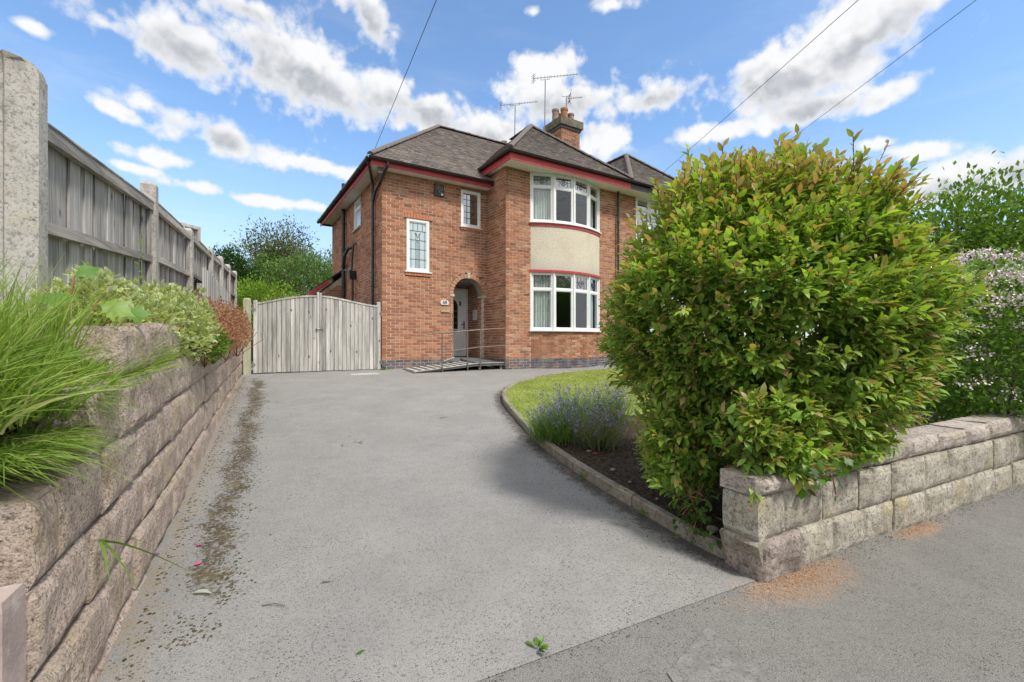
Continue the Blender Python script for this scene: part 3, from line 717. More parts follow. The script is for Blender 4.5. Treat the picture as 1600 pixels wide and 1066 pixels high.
# ================================================================== GATES
def topz(u):          # world height of the swept gate tops
    if u < -1.47: k = (u+2.83)/(2.83-1.47); k = max(0, min(1, k)); return 2.165+.245*math.sin(k*math.pi/2)**1.15
    k = (u+1.46)/1.44; k = max(0, min(1, k)); return 2.41-.185*(3*k*k-2*k**3)
def gate_leaf(u0, u1, label, stiles, latch):
    p = hxy(u0, .05); T = thing('gate_leaf', label, 'gate', (p[0], p[1], .62), HA, 'pair of wooden drive gates')
    def L(u, v, z): return (u-u0, v, z-.62)
    n = int(round((u1-u0-.1)/.098)); x0 = u0+stiles[0]; x1 = u1-stiles[1]; wd = (x1-x0)/n
    for i in range(n):
        a = x0+i*wd+.002; b = a+wd-.004; d = rng.uniform(-.003, .003); ch = .009
        za, zb = topz(a)-.02, topz(b)-.02; z0 = .645+rng.uniform(-.004, .004)
        V = []
        for z, zz in ((z0, z0), (za, zb)):
            for (u, v) in ((a, d+.0), (a+ch, d-.012), (b-ch, d-.012), (b, d+.0), (b, d+.01), (a, d+.01)):
                V.append(L(u, v, z if u < (a+b)/2 else zz))
        F = [(k, (k+1) % 6, 6+(k+1) % 6, 6+k) for k in range(6)]+[(5, 4, 3, 2, 1, 0), (6, 7, 8, 9, 10, 11)]
        mk('board', V, F, MAT['gatewood'], T)
    for (ua, ub, zt) in ((u0, u0+stiles[0]-.003, stiles[2]), (u1-stiles[1]+.003, u1, stiles[3])):
        m = MB(); c = .012
        V = []
        for z, e in ((.64, 0), (zt-.012, 0), (zt, .012)):
            for (u, v) in ((ua+e, -.03+e), (ub-e, -.03+e), (ub-e, .03), (ua+e, .03)): V.append(L(u, v, z))
        m.add(V, [(0,1,5,4),(1,2,6,5),(2,3,7,6),(3,0,4,7),(4,5,9,8),(5,6,10,9),(6,7,11,10),(7,4,8,11),(8,9,10,11)]); m.build('stile', MAT['gatewood'], T)
    m = MB(); k = 12
    for i in range(k):
        a = x0+(x1-x0)*i/k; b = x0+(x1-x0)*(i+1)/k; za, zb = topz(a), topz(b)
        m.add([L(a, -.026, za-.02), L(b, -.026, zb-.02), L(b, .03, zb-.02), L(a, .03, za-.02), L(a, -.026, za+.018), L(b, -.026, zb+.018), L(b, .03, zb+.018), L(a, .03, za+.018)], BOXF)
    m.build('top_rail', MAT['gatewood'], T)
    m = MB()
    for z in (.80, 1.35, 1.95): m.add([L(x0, .012, z), L(x1, .012, z), L(x1, .05, z), L(x0, .05, z), L(x0, .012, z+.1), L(x1, .012, z+.1), L(x1, .05, z+.1), L(x0, .05, z+.1)], BOXF)
    m.build('back_rail', MAT['gatewood'], T)
    hu = u0-.05 if latch == 'l' else u1-.03
    for z in (.80, 2.02):
        m = MB(); m.add([L(hu, -.04, z), L(hu+.09, -.04, z), L(hu+.09, -.031, z), L(hu, -.031, z), L(hu, -.04, z+.05), L(hu+.09, -.04, z+.05), L(hu+.09, -.031, z+.05), L(hu, -.031, z+.05)], BOXF)
        m.tube([L(hu+.04, -.045, z-.04), L(hu+.04, -.045, z+.09)], .014, 8); m.build('hinge', MAT['metal'], T)
    if latch == 'l':
        m = MB(); q = u1
        m.add([L(q-.08, -.045, 1.62), L(q+.09, -.045, 1.62), L(q+.09, -.033, 1.62), L(q-.08, -.033, 1.62), L(q-.08, -.045, 1.65), L(q+.09, -.045, 1.65), L(q+.09, -.033, 1.65), L(q-.08, -.033, 1.65)], BOXF)
        m.tube([L(q-.05, -.05, 1.635), L(q-.05, -.075, 1.635), L(q+.0, -.075, 1.635)], .008, 6); m.build('latch', MAT['metal'], T)
gate_leaf(-2.83, -1.475, 'left leaf of the silvery wooden drive gates, next to the retaining wall', (.085, .05, 2.25, 2.50), 'l')
gate_leaf(-1.468, -.03, 'right leaf of the silvery wooden drive gates, next to the brick house', (.05, .085, 2.49, 2.33), 'r')
p = hxy(-2.95, .05); m = MB(); V = []
for z, e in ((-.1, 0), (1.66, 0), (1.69, .03)):
    for (x, y) in ((-.075+e, -.06+e), (.075-e, -.06+e), (.075-e, .06-e), (-.075+e, .06-e)): V.append((x, y, z))
m.add(V, [(0,1,5,4),(1,2,6,5),(2,3,7,6),(3,0,4,7),(4,5,9,8),(5,6,10,9),(6,7,11,10),(7,4,8,11),(8,9,10,11)])
o = m.build('gate_post', MAT['gatewood_green'], None, loc=(p[0], p[1], .6)); o.rotation_euler = (0, 0, HA)
tag(o, 'greenish timber gate post at the end of the retaining wall', 'gate post')

# ================================================================== HOUSE
HP = (HO[0], HO[1], HZ)
HS = thing('brick_house', 'two-storey red brick semi-detached house with hipped tiled roof and bow windows', 'house', HP, HA)
GW, GH, GJ = .225, .075, .0135
BR_COL = [(0.37, 0.16, 0.09), (0.41, 0.19, 0.108), (0.33, 0.14, 0.081), (0.43, 0.225, 0.135), (0.28, 0.12, 0.077), (0.39, 0.175, 0.099), (0.23, 0.105, 0.068), (0.45, 0.26, 0.167), (0.37, 0.155, 0.086), (0.4, 0.2, 0.122)]
PL_COL = [(.105, .11, .135), (.14, .14, .16), (.085, .085, .105), (.21, .125, .10), (.12, .12, .15)]
def cutint(a, b, holes):
    segs = [(a, b)]
    for h0, h1 in holes:
        out = []
        for s0, s1 in segs:
            if h1 <= s0 or h0 >= s1: out.append((s0, s1)); continue
            if h0 > s0: out.append((s0, h0))
            if h1 < s1: out.append((h1, s1))
        segs = out
    return [s for s in segs if s[1]-s[0] > .012]
def brickwork(path, L, z0, z1, holes, plinth=.29, phase=0, dark=1.0):
    """path(t) -> (x, y, nx, ny).  Returns mortar MB and the list of bricks."""
    mo = MB(); bricks = []
    nrow = int(round((z1-z0)/GH))
    for r in range(nrow):
        za = z0+r*GH; zb = za+GH; zm = (za+zb)/2; hs = holes(zm)
        for (a, b) in cutint(0, L, hs):
            k = max(1, int((b-a)/.35)) if path.__name__ == 'arc' else 1
            for q in range(k):
                ta = a+(b-a)*q/k; tb = a+(b-a)*(q+1)/k; A = path(ta); B = path(tb)
                V = []
                for z in (za, zb):
                    V += [(A[0], A[1], z), (B[0], B[1], z), (B[0]-B[2]*.1, B[1]-B[3]*.1, z), (A[0]-A[2]*.1, A[1]-A[3]*.1, z)]
                mo.add(V, BOXF)
        off = (.0 if (r+phase) % 2 else -.1125)
        k0 = int(math.floor((0-off)/GW))-1; 
        t = off+k0*GW
        while t < L:
            for (a, b) in cutint(max(t, 0), min(t+GW, L), hs) if min(t+GW, L) > max(t, 0) else []:
                full = (b-a) > GW-.002
                aa = a+(GJ/2 if a > .001 else 0); bb = b-(GJ/2 if b < L-.001 else 0)
                if bb-aa > .02: bricks.append((aa, bb, za+GJ/2, zb-GJ/2, full))
            t += GW
    return mo, bricks
def brick_faces(m, path, br, col, prng):
    a, b, za, zb = br[:4]; d = .006+prng.uniform(-.002, .0025)
    A = path(a); B = path(b); V = []
    for z in (za, zb):
        V += [(A[0]+A[2]*d, A[1]+A[3]*d, z), (B[0]+B[2]*d, B[1]+B[3]*d, z), (B[0]-B[2]*.004, B[1]-B[3]*.004, z), (A[0]-A[2]*.004, A[1]-A[3]*.004, z)]
    m.add(V, [(0, 1, 5, 4), (1, 2, 6, 5), (3, 0, 4, 7), (4, 5, 6, 7), (0, 3, 2, 1)], col)
def pick(zm, prng, plinth):
    if zm < plinth: return PL_COL[int(prng.choice(5, p=[.3, .25, .2, .1, .15]))]
    c = np.array(BR_COL[int(prng.choice(10, p=[.14, .14, .12, .10, .10, .13, .05, .06, .10, .06]))]); return tuple(c*prng.uniform(.85, 1.15))
def make_wall(name, parent, path, L, z0, z1, holes, plinth=.29, singles=0, phase=0, seed=1):
    prng = np.random.default_rng(seed); mo, br = brickwork(path, L, z0, z1, holes, plinth, phase)
    wall = mo.build(name, MAT['mortar'], parent)
    solo = set()
    if singles:
        full = [i for i, b in enumerate(br) if b[4] and b[2] > plinth]
        full.sort(key=lambda i: br[i][2]*.8+br[i][0]*.6); solo = set(full[:singles])
    m = MB()
    for i, b in enumerate(br):
        if i in solo: continue
        brick_faces(m, path, b, pick((b[2]+b[3])/2, prng, plinth), prng)
    o = m.build('brickwork', MAT['brick'], wall); stuff(o)
    if solo:
        var = []
        for c in range(14):
            q = MB(); l = GW-GJ; hh = GH-GJ
            q.add([(0, -.006, 0), (l, -.006, 0), (l, .004, 0), (0, .004, 0), (0, -.006, hh), (l, -.006, hh), (l, .004, hh), (0, .004, hh)], [(0, 1, 5, 4), (1, 2, 6, 5), (3, 0, 4, 7), (4, 5, 6, 7), (0, 3, 2, 1)], pick(9, prng, 0))
            oo = q.build('brick', MAT['brick']); var.append(oo.data); bpy.data.objects.remove(oo)
        for i in solo:
            b = br[i]; A = path(b[0]); o = ob('brick', var[int(prng.integers(14))], wall, (A[0], A[1]+prng.uniform(-.002, .002), b[2]))
    return wall
# openings in the front wall
W1 = (.633, 1.255, 2.58, 3.945); W2 = (2.19, 2.80, 3.945, 4.965)
AC, AR, AS = 2.43, .47, 2.05          # arch centre, inner radius, springing height
def holes_front(z):
    h = []
    if W1[2]-.075*.0 < z < W1[3]: h.append((W1[0], W1[1]))
    if W1[3] < z < W1[3]+.155: h.append((W1[0]-.06, W1[1]+.075))
    if W1[2]-.12 < z < W1[2]: h.append((W1[0]-.04, W1[1]+.055))
    if W2[2] < z < W2[3]: h.append((W2[0], W2[1]))
    if W2[2]-.09 < z < W2[2]: h.append((W2[0]-.02, W2[1]+.04))
    if z < AS: h.append((AC-AR, AC+AR))
    elif z < AS+AR+.125: k = math.sqrt(max(0, (AR+.118)**2-(z-AS)**2)); h.append((AC-k, AC+k))
    return h
def p_front(t): return (t, 0, 0, -1)
front = make_wall('front_wall', HS, p_front, 3.03, -.11, 5.14, holes_front, .28, 300, 0, 3)
def p_side(t): return (0, 6.4-t, -1, 0)
SW = (6.4-3.05, 6.4-2.16, 4.13, 5.03)
SW2 = (6.4-3.35, 6.4-2.72, 1.0, 1.95)
make_wall('side_wall', HS, p_side, 6.4, -.11, 5.29, lambda z: ([(SW[0], SW[1])] if SW[2] < z < SW[3] else [])+([(SW2[0], SW2[1])] if SW2[2] < z < SW2[3] else []), .28, 0, 1, 4)
def p_ret(t): return (3.03, -t, -1, 0)
make_wall('wing_side_wall', HS, p_ret, 1.03, -.11, 5.59, lambda z: [], .28, 0, 0, 5)
# wing front with the bow
B0, B1, SAG = 3.84, 6.39, .35
ch = (B1-B0)/2; BRd = (ch*ch+SAG*SAG)/(2*SAG); BTH = math.asin(ch/BRd); BC = ((B0+B1)/2, -1.03-SAG+BRd)
def bow(k, dr=0):                     # k 0..1 along the bow; point and outward normal
    th = -BTH+2*BTH*k; n = (math.sin(th), -math.cos(th)); r = BRd+dr; return (BC[0]+n[0]*r, BC[1]+n[1]*r, n[0], n[1])
def p_wing(t): return (3.03+t, -1.03, 0, -1)
make_wall('wing_front_wall', HS, p_wing, B0-3.03, -.11, 5.59, lambda z: [], .28, 0, 0, 6)
make_wall('wing_front_wall', HS, lambda t: (B1+t, -1.03, 0, -1), 7.18-B1, -.11, 5.59, lambda z: [], .28, 0, 0, 8)
AL_B = 2*BTH*BRd
def arc(t): return bow(t/AL_B)
make_wall('bow_base_wall', HS, arc, AL_B, -.11, 1.015, lambda z: [], .28, 0, 1, 7)
# plain rear and party closures
m = MB(); m.box(0, 7.18, 6.3, 6.4, -.1, 5.2); m.box(7.10, 7.18, -.9, 6.3, -.1, 5.6); m.box(.1, 7.1, .3, 6.3, 2.45, 2.5); m.box(0.1, 7.1, -.0, 6.3, -.12, -.02)
m.build('inner_shell', MAT['roomwall'], HS)
# soldier course over the landing window, sills of creased tile
def solo_bricks(name, items, mat, parent):
    for V in items:
        mk(name, V, [(0, 1, 5, 4), (1, 2, 6, 5), (2, 3, 7, 6), (3, 0, 4, 7), (4, 5, 6, 7), (0, 3, 2, 1)], mat, parent)
it = []
n = 9; x0 = W1[0]-.055; x1 = W1[1]+.07; wdt = (x1-x0)/n
for i in range(n):
    a = x0+i*wdt+.004; b = a+wdt-.008
    it.append([(a, -.01, W1[3]+.022), (b, -.01, W1[3]+.022), (b, .06, W1[3]+.022), (a, .06, W1[3]+.022), (a, -.01, W1[3]+.152), (b, -.01, W1[3]+.152), (b, .06, W1[3]+.152), (a, .06, W1[3]+.152)])
solo_bricks('header_brick', it, MAT['header'], front)
it = []
for (x0, x1, zt, h, n) in ((W1[0]-.04, W1[1]+.055, W1[2]-.03, .085, 9), (W2[0]-.015, W2[1]+.04, W2[2]-.02, .065, 8)):
    wdt = (x1-x0)/n
    for i in range(n):
        a = x0+i*wdt+.004; b = a+wdt-.008
        it.append([(a, -.03, zt-h), (b, -.03, zt-h), (b, .06, zt-h), (a, .06, zt-h), (a, -.03, zt), (b, -.03, zt), (b, .06, zt), (a, .06, zt)])
solo_bricks('sill_brick', it, MAT['header'], front)
m = MB(); m.box(W1[0]-.07, W1[1]+.09, -.03, .05, W1[3]+.002, W1[3]+.02); m.build('drip_tile', MAT['lead'], front)
# porch arch: voussoirs, keystone, imposts, reveals
nv = 17
for i in range(nv):
    if i == nv//2: continue
    t0 = math.pi*i/nv+.012; t1 = math.pi*(i+1)/nv-.012; V = []
    for r in (AR, AR+.112):
        for y in (-.014, .10):
            for t in (t0, t1): V.append((AC-r*math.cos(t), y, AS+r*math.sin(t)))
    V = [V[k] for k in (0, 1, 3, 2, 4, 5, 7, 6)]
    mk('voussoir', V, [(0, 3, 2, 1), (4, 5, 6, 7), (0, 1, 5, 4), (1, 2, 6, 5), (2, 3, 7, 6), (3, 0, 4, 7)], MAT['arch'], front)
m = MB(); m.add([(AC-.035, -.03, AS+AR-.01), (AC+.035, -.03, AS+AR-.01), (AC+.035, .1, AS+AR-.01), (AC-.035, .1, AS+AR-.01), (AC-.055, -.03, AS+AR+.15), (AC+.055, -.03, AS+AR+.15), (AC+.055, .1, AS+AR+.15), (AC-.055, .1, AS+AR+.15)], BOXF); m.build('keystone', MAT['castone'], front)
for (a, b) in ((AC-AR-.10, AC-AR+.03), (AC+AR-.03, AC+AR+.115)):
    m = MB(); m.box(a, b, -.028, .30, AS-.075, AS-.003); m.build('impost', MAT['castone'], front)
def bricklet(name, path, L, z0, z1, seed): return make_wall(name, HS, path, L, z0, z1, lambda z: [], .0, 0, 0, seed)
PR = 3.0                               # porch right wall plane, door depth
PD = 1.20
def p_pl(t): return (AC-AR, t+.1, 1, 0)
def p_plb(t): return (AC-AR, .1+(.25-t), 1, 0)
make_wall('porch_jamb_left', HS, p_pl, .25, -.0, AS-.075, lambda z: [], 0, 0, 0, 11)
make_wall('porch_jamb_right', HS, lambda t: (AC+AR, .1+.25-t, -1, 0), .25, -.0, AS-.075, lambda z: [], 0, 0, 0, 12)
make_wall('porch_side_wall', HS, lambda t: (PR, .35+(PD-.35)-t, -1, 0), PD-.35, -.0, 2.66, lambda z: [], 0, 0, 0, 13)
make_wall('porch_back_wall', HS, lambda t: (1.6+t, PD, 0, -1), PR-1.6, 2.35, 2.70, lambda z: [], 0, 0, 0, 14)
m = MB(); m.box(1.5, 1.6, .1, PD+.1, 0, 2.7); m.box(1.5, PR+.1, .1, PD+.1, 2.66, 2.7); m.box(AC+AR+.1, PR, .1, .35, 0, 2.66); m.box(1.6, AC-AR-.1, .1, .35, 0, 2.66)
# arch soffit
for i in range(16):
    t0 = math.pi*i/16; t1 = math.pi*(i+1)/16
    V = []
    for (r, y) in ((AR, .1), (AR, .35), (AR+.05, .35), (AR+.05, .1)):
        V.append((AC-r*math.cos(t0), y, AS+r*math.sin(t0)))
    for (r, y) in ((AR, .1), (AR, .35), (AR+.05, .35), (AR+.05, .1)):
        V.append((AC-r*math.cos(t1), y, AS+r*math.sin(t1)))
    m.add(V, BOXF)
m.build('porch_lining', MAT['roomwall'], HS)
m = MB(); m.box(1.6, PR, .1, PD, -.1, .27); m.build('porch_floor', MAT['deckgrey'], HS)
# front door: visible right half in the porch
DX0, DX1, DZ0, DZ1 = 2.05, 2.95, .29, 2.35
m = MB(); m.box(1.6, DX0, PD-.03, PD+.05, DZ0, DZ1); m.box(DX1, PR, PD-.03, PD+.05, DZ0, DZ1); m.box(DX0, DX1, PD-.03, PD+.05, DZ1-.05, DZ1); frame = m.build('door_frame', MAT['upvc'], HS)
m = MB(); m.box(DX0+.005, DX1-.005, PD-.012, PD+.03, DZ0, DZ1-.055)
for (z0, z1) in ((.42, .66), (.74, .98)):
    for (a, b) in ((DX0+.12, DX0+.40), (DX1-.40, DX1-.12)): m.box(a, b, PD-.022, PD-.0125, z0, z1); m.box(a+.04, b-.04, PD-.028, PD-.0225, z0+.04, z1-.04)
door = m.build('door', MAT['door'], HS)
ga, gb, gz0, gz1 = DX0+.17, DX1-.30, 1.12, 2.02
V = [(ga, PD-.016, gz0), (gb, PD-.016, gz0)]; rr = (gb-ga)/2
for k in range(13):
    t = math.pi*k/12; V.append(((ga+gb)/2+rr*math.cos(t), PD-.016, gz1-rr+rr*math.sin(t)))
mk('pane', V, [tuple(range(len(V)))], MAT['ink'], door)
m = MB()
for z in (gz0, 1.30, 1.48, 1.66): m.box(ga, gb, PD-.024, PD-.017, z-.007, z+.007)
for x in (ga, ga+(gb-ga)*.33, ga+(gb-ga)*.67, gb): m.box(x-.007, x+.007, PD-.026, PD-.018, gz0, gz1-rr)
m.tube([((ga+gb)/2+rr*math.cos(math.pi*k/12), PD-.02, gz1-rr+rr*math.sin(math.pi*k/12)) for k in range(13)], .009, 6); m.build('glazing_bars', MAT['metal'], door)
m = MB(); m.box(DX1-.10, DX1-.065, PD-.03, PD-.0125, 1.12, 1.36); m.tube([(DX1-.083, PD-.03, 1.26), (DX1-.083, PD-.06, 1.26), (DX1-.19, PD-.06, 1.26)], .011, 8); m.build('handle', MAT['lead'], door)
m = MB(); m.box(DX1-.24, DX1-.19, PD-.03, PD-.0125, 1.83, 1.96); m.build('knocker', MAT['ink'], door)
m = MB(); m.box(DX1-.60, DX1-.30, PD-.03, PD-.0125, 1.03, 1.08); m.build('letter_plate', MAT['metal'], door)
# notice fixed to the porch wall
m = MB(); m.box(PR-.03, PR-.008, .55, .80, 1.38, 1.68); o = m.build('notice', MAT['white'], HS)
m = MB()
for z in (1.62, 1.58, 1.50, 1.46): m.box(PR-.032, PR-.0305, .60, .75, z, z+.008)
m.build('print', MAT['lead'], o)

# ---- windows
def window(parent, o, e, n, L, z0, z1, glass, transoms=(), mull=(), fw=.055, depth=.06, leads=None, inset=.0, sash=True):
    """white frame mesh with panes and leading as sub-parts; o,e,n in plan."""
    m = MB(); f = fw
    m.fbox(o, e, n, 0, L, -depth+inset, inset, z0, z0+f); m.fbox(o, e, n, 0, L, -depth+inset, inset, z1-f, z1)
    m.fbox(o, e, n, 0, f, -depth+inset, inset, z0+f, z1-f); m.fbox(o, e, n, L-f, L, -depth+inset, inset, z0+f, z1-f)
    zs = [z0]+list(transoms)+[z1]
    for zt in transoms: m.fbox(o, e, n, f, L-f, -depth+inset, inset-.002, zt-f*.5, zt+f*.5)
    for i in range(len(zs)-1):
        a = zs[i]+(f if i == 0 else f*.5); b = zs[i+1]-(f if i == len(zs)-2 else f*.5)
        if sash:
            k = .022
            m.fbox(o, e, n, f, L-f, -depth+.01+inset, inset-.012, a, a+k); m.fbox(o, e, n, f, L-f, -depth+.01+inset, inset-.012, b-k, b)
            m.fbox(o, e, n, f, f+k, -depth+.01+inset, inset-.012, a+k, b-k); m.fbox(o, e, n, L-f-k, L-f, -depth+.01+inset, inset-.012, a+k, b-k)
    w = m.build('window', MAT['upvc'], parent)
    for i in range(len(zs)-1):
        a = zs[i]+(f if i == 0 else f*.5)+.01; b = zs[i+1]-(f if i == len(zs)-2 else f*.5)-.01
        g = MB(); g.fbox(o, e, n, f+.01, L-f-.01, -.042+inset, -.034+inset, a, b); g.build('pane', glass[i] if isinstance(glass, (list, tuple)) else glass, w)
        if leads and leads[i]:
            q = MB(); P = lambda t, z, d=-.028: (o[0]+e[0]*t+n[0]*(d+inset), o[1]+e[1]*t+n[1]*(d+inset), z)
            t0 = f+.022; t1 = L-f-.022; A = a+.012; Bz = b-.012
            for poly, r in leads[i]: q.tube([P(t0+(t1-t0)*x, A+(Bz-A)*y) for x, y in poly], r, 5)
            q.build('leading', MAT['lead'], w)
    return w
def circ(cx, cy, rx, ry, n=14, a0=0, a1=2*math.pi): return [(cx+rx*math.cos(a0+(a1-a0)*k/n), cy+ry*math.sin(a0+(a1-a0)*k/n)) for k in range(n+1)]
TUL = [([(.22, 0), (.22, 1)], .005), ([(.78, 0), (.78, 1)], .005), ([(0, .62), (.22, .55), (.38, .62), (.5, .45)], .005), ([(1, .62), (.78, .55), (.62, .62), (.5, .45)], .005),
       (circ(.5, .5, .20, .24), .006), ([(.5, .12), (.36, .34), (.5, .45), (.64, .34), (.5, .12)], .006), ([(.5, .74), (.5, 1)], .005), (circ(.5, .55, .09, .10), .006)]
TUL2 = [([(.3, 0), (.3, 1)], .005), ([(.7, 0), (.7, 1)], .005), ([(0, .6), (.3, .45), (.5, .3), (.7, .45), (1, .6)], .006), ([(.5, .85), (.4, .5), (.42, .3), (.58, .3), (.6, .5), (.5, .85)], .006), ([(.5, .85), (.5, 1)], .005)]
NET = [([(x, 0), (x, 1)], .0045) for x in (.0, .2, .4, .6, .8)]
def grid(nx, ny, r=.006): return [([(i/nx, 0), (i/nx, 1)], r) for i in range(1, nx)]+[([(0, j/ny), (1, j/ny)], r) for j in range(1, ny)]
def bow_window(z0, z1, zt, upper):
    for k in range(4):
        A = bow(k/4, -.015); B = bow((k+1)/4, -.015); o = A[:2]; L = math.hypot(B[0]-A[0], B[1]-A[1]); e = ((B[0]-A[0])/L, (B[1]-A[1])/L); n = (e[1], -e[0])
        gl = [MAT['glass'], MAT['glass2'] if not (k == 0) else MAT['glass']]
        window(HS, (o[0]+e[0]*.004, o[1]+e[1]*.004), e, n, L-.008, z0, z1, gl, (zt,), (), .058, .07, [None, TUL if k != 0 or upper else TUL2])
    m = MB()
    for k in range(5):
        P = bow(k/4); m.tube([(P[0]-P[2]*.01, P[1]-P[3]*.01, z0+.002), (P[0]-P[2]*.01, P[1]-P[3]*.01, z1-.002)], .03, 8)
    m.build('mullion', MAT['upvc'], HS)
    m = MB(); N = 20
    for k in range(N):
        A0 = bow(-.012+1.024*k/N, -.10); A1 = bow(-.012+1.024*(k+1)/N, -.10); C0 = bow(-.012+1.024*k/N, .075); C1 = bow(-.012+1.024*(k+1)/N, .075)
        m.add([(A0[0], A0[1], z0-.035), (C0[0], C0[1], z0-.035), (C1[0], C1[1], z0-.035), (A1[0], A1[1], z0-.035), (A0[0], A0[1], z0-.002), (C0[0], C0[1], z0-.004), (C1[0], C1[1], z0-.004), (A1[0], A1[1], z0-.002)], [(0, 3, 2, 1), (4, 5, 6, 7), (1, 2, 6, 5), (0, 1, 5, 4), (2, 3, 7, 6)])
    m.build('window_sill', MAT['upvc'], HS)
bow_window(1.055, 2.68, 2.20, False)
bow_window(4.075, 5.45, 5.07, True)
# rendered panel of the bow and its red lead dressings
def arc_shell(name, mat, za, zb, dr0, dr1, N=28, wav=0, ext=0):
    V = []; F = []
    for k in range(N+1):
        t = -ext+(1+2*ext)*k/N
        A = bow(t, dr0); B = bow(t, dr1); j = wav*math.sin(k*2.3)*.5
        V += [(A[0], A[1], za+j), (B[0], B[1], za+j), (B[0], B[1], zb), (A[0], A[1], zb)]
    for k in range(N):
        for c in range(4): F.append((k*4+c, (k+1)*4+c, (k+1)*4+(c+1) % 4, k*4+(c+1) % 4))
    F += [(0, 1, 2, 3), (N*4+3, N*4+2, N*4+1, N*4)]
    return mk(name, V, [f[::-1] for f in F], mat, HS)
arc_shell('rendered_panel', MAT['render'], 2.70, 4.03, -.08, .012)
arc_shell('lead_flashing', MAT['red'], 3.955, 4.035, .012, .035, 60, .012, .006)
arc_shell('lead_flashing', MAT['red'], 2.672, 2.735, .0, .045, 40, .004, .02)
# curtains
def curtain(k0, k1, z0, z1, dr=-.15, folds=7, amp=.03):
    V = []; N = 90
    for i in range(N+1):
        t = k0+(k1-k0)*i/N; w = amp*math.sin(i/N*folds*2*math.pi)+.3*amp*math.sin(i/N*folds*5.1)
        P = bow(t, dr+w); Q = bow(t+.004*math.sin(i*.7), dr+w*1.3); V += [(Q[0], Q[1], z0), (P[0], P[1], z1)]
    return mk('curtain', V, [(2*i, 2*i+2, 2*i+3, 2*i+1) for i in range(N)], MAT['curtain'], HS, smooth=True)
curtain(.02, .245, 1.10, 2.66); curtain(.28, .32, 1.10, 2.2, -.24, 3); curtain(.02, .24, 4.12, 5.42); curtain(.90, .985, 4.12, 5.05, -.2, 4); curtain(.93, .985, 1.1, 2.66, -.2, 3)
# landing and bathroom windows
L1 = grid(3, 5, .006)+[([(.42, .0), (.42, .66)], .006), ([(.55, 0), (.55, .66)], .006), ([(.36, .78), (.44, .66), (.5, .6), (.58, .66), (.64, .78), (.55, .75), (.5, .8), (.45, .75), (.36, .78)], .008)]
LEDS = [([(.10, 0), (.10, .82)], .005), ([(.90, 0), (.90, .82)], .005), ([(0, .82), (1, .82)], .006), ([(0, .62), (1, .62)], .005), ([(0, .42), (1, .42)], .005), ([(0, .2), (1, .2)], .005), ([(.22, .82), (.22, 1)], .005), ([(.5, .82), (.5, 1)], .005), ([(.78, .82), (.78, 1)], .005),
        ([(.38, 0), (.38, .6)], .005), ([(.46, 0), (.46, .58)], .005), ([(.54, 0), (.54, .58)], .005), ([(.62, 0), (.62, .6)], .005), ([(.34, .78), (.42, .76), (.5, .66), (.58, .76), (.66, .78), (.6, .7), (.62, .64), (.5, .58), (.38, .64), (.4, .7), (.34, .78)], .007)]
w1 = window(HS, (W1[0], -.02), (1, 0), (0, -1), W1[1]-W1[0], W1[2], W1[3], MAT['obscure'], (), (), .06, .08, [LEDS], .0)
m = MB(); m.box(W1[0]-.05, W1[1]+.07, -.06, .02, W1[2]-.03, W1[2]-.002); m.build('sill', MAT['upvc'], w1)
m = MB()
for (x, z) in ((W1[0]+.10, W1[3]-.105), (W1[1]-.10, W1[3]-.105)): m.box(x-.02, x+.02, .004, .012, z-.025, z+.025)
m.build('coloured_corner', MAT['colglass'], w1)
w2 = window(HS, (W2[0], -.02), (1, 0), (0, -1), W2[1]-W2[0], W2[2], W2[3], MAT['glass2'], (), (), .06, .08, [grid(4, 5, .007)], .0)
m = MB(); m.box(W2[0]-.035, W2[1]+.05, -.055, .02, W2[2]-.02, W2[2]-.002); m.build('sill', MAT['upvc'], w2)
m = MB(); m.box(W2[0]+.06, W2[0]+.38, .1, .12, W2[2], W2[3]); m.build('blind', MAT['curtain'], w2)
ws1 = window(HS, (.02, 3.05), (0, -1), (-1, 0), .89, SW[2], SW[3], MAT['obscure'], (SW[2]+.62,), (), .06, .08, None)
m = MB(); m.box(-.06, .02, 2.13, 3.08, SW[2]-.05, SW[2]-.002); m.build('sill', MAT['castone'], ws1)
window(HS, (.02, 3.35), (0, -1), (-1, 0), .63, SW2[2], SW2[3], MAT['obscure'], (), (), .06, .08, None)

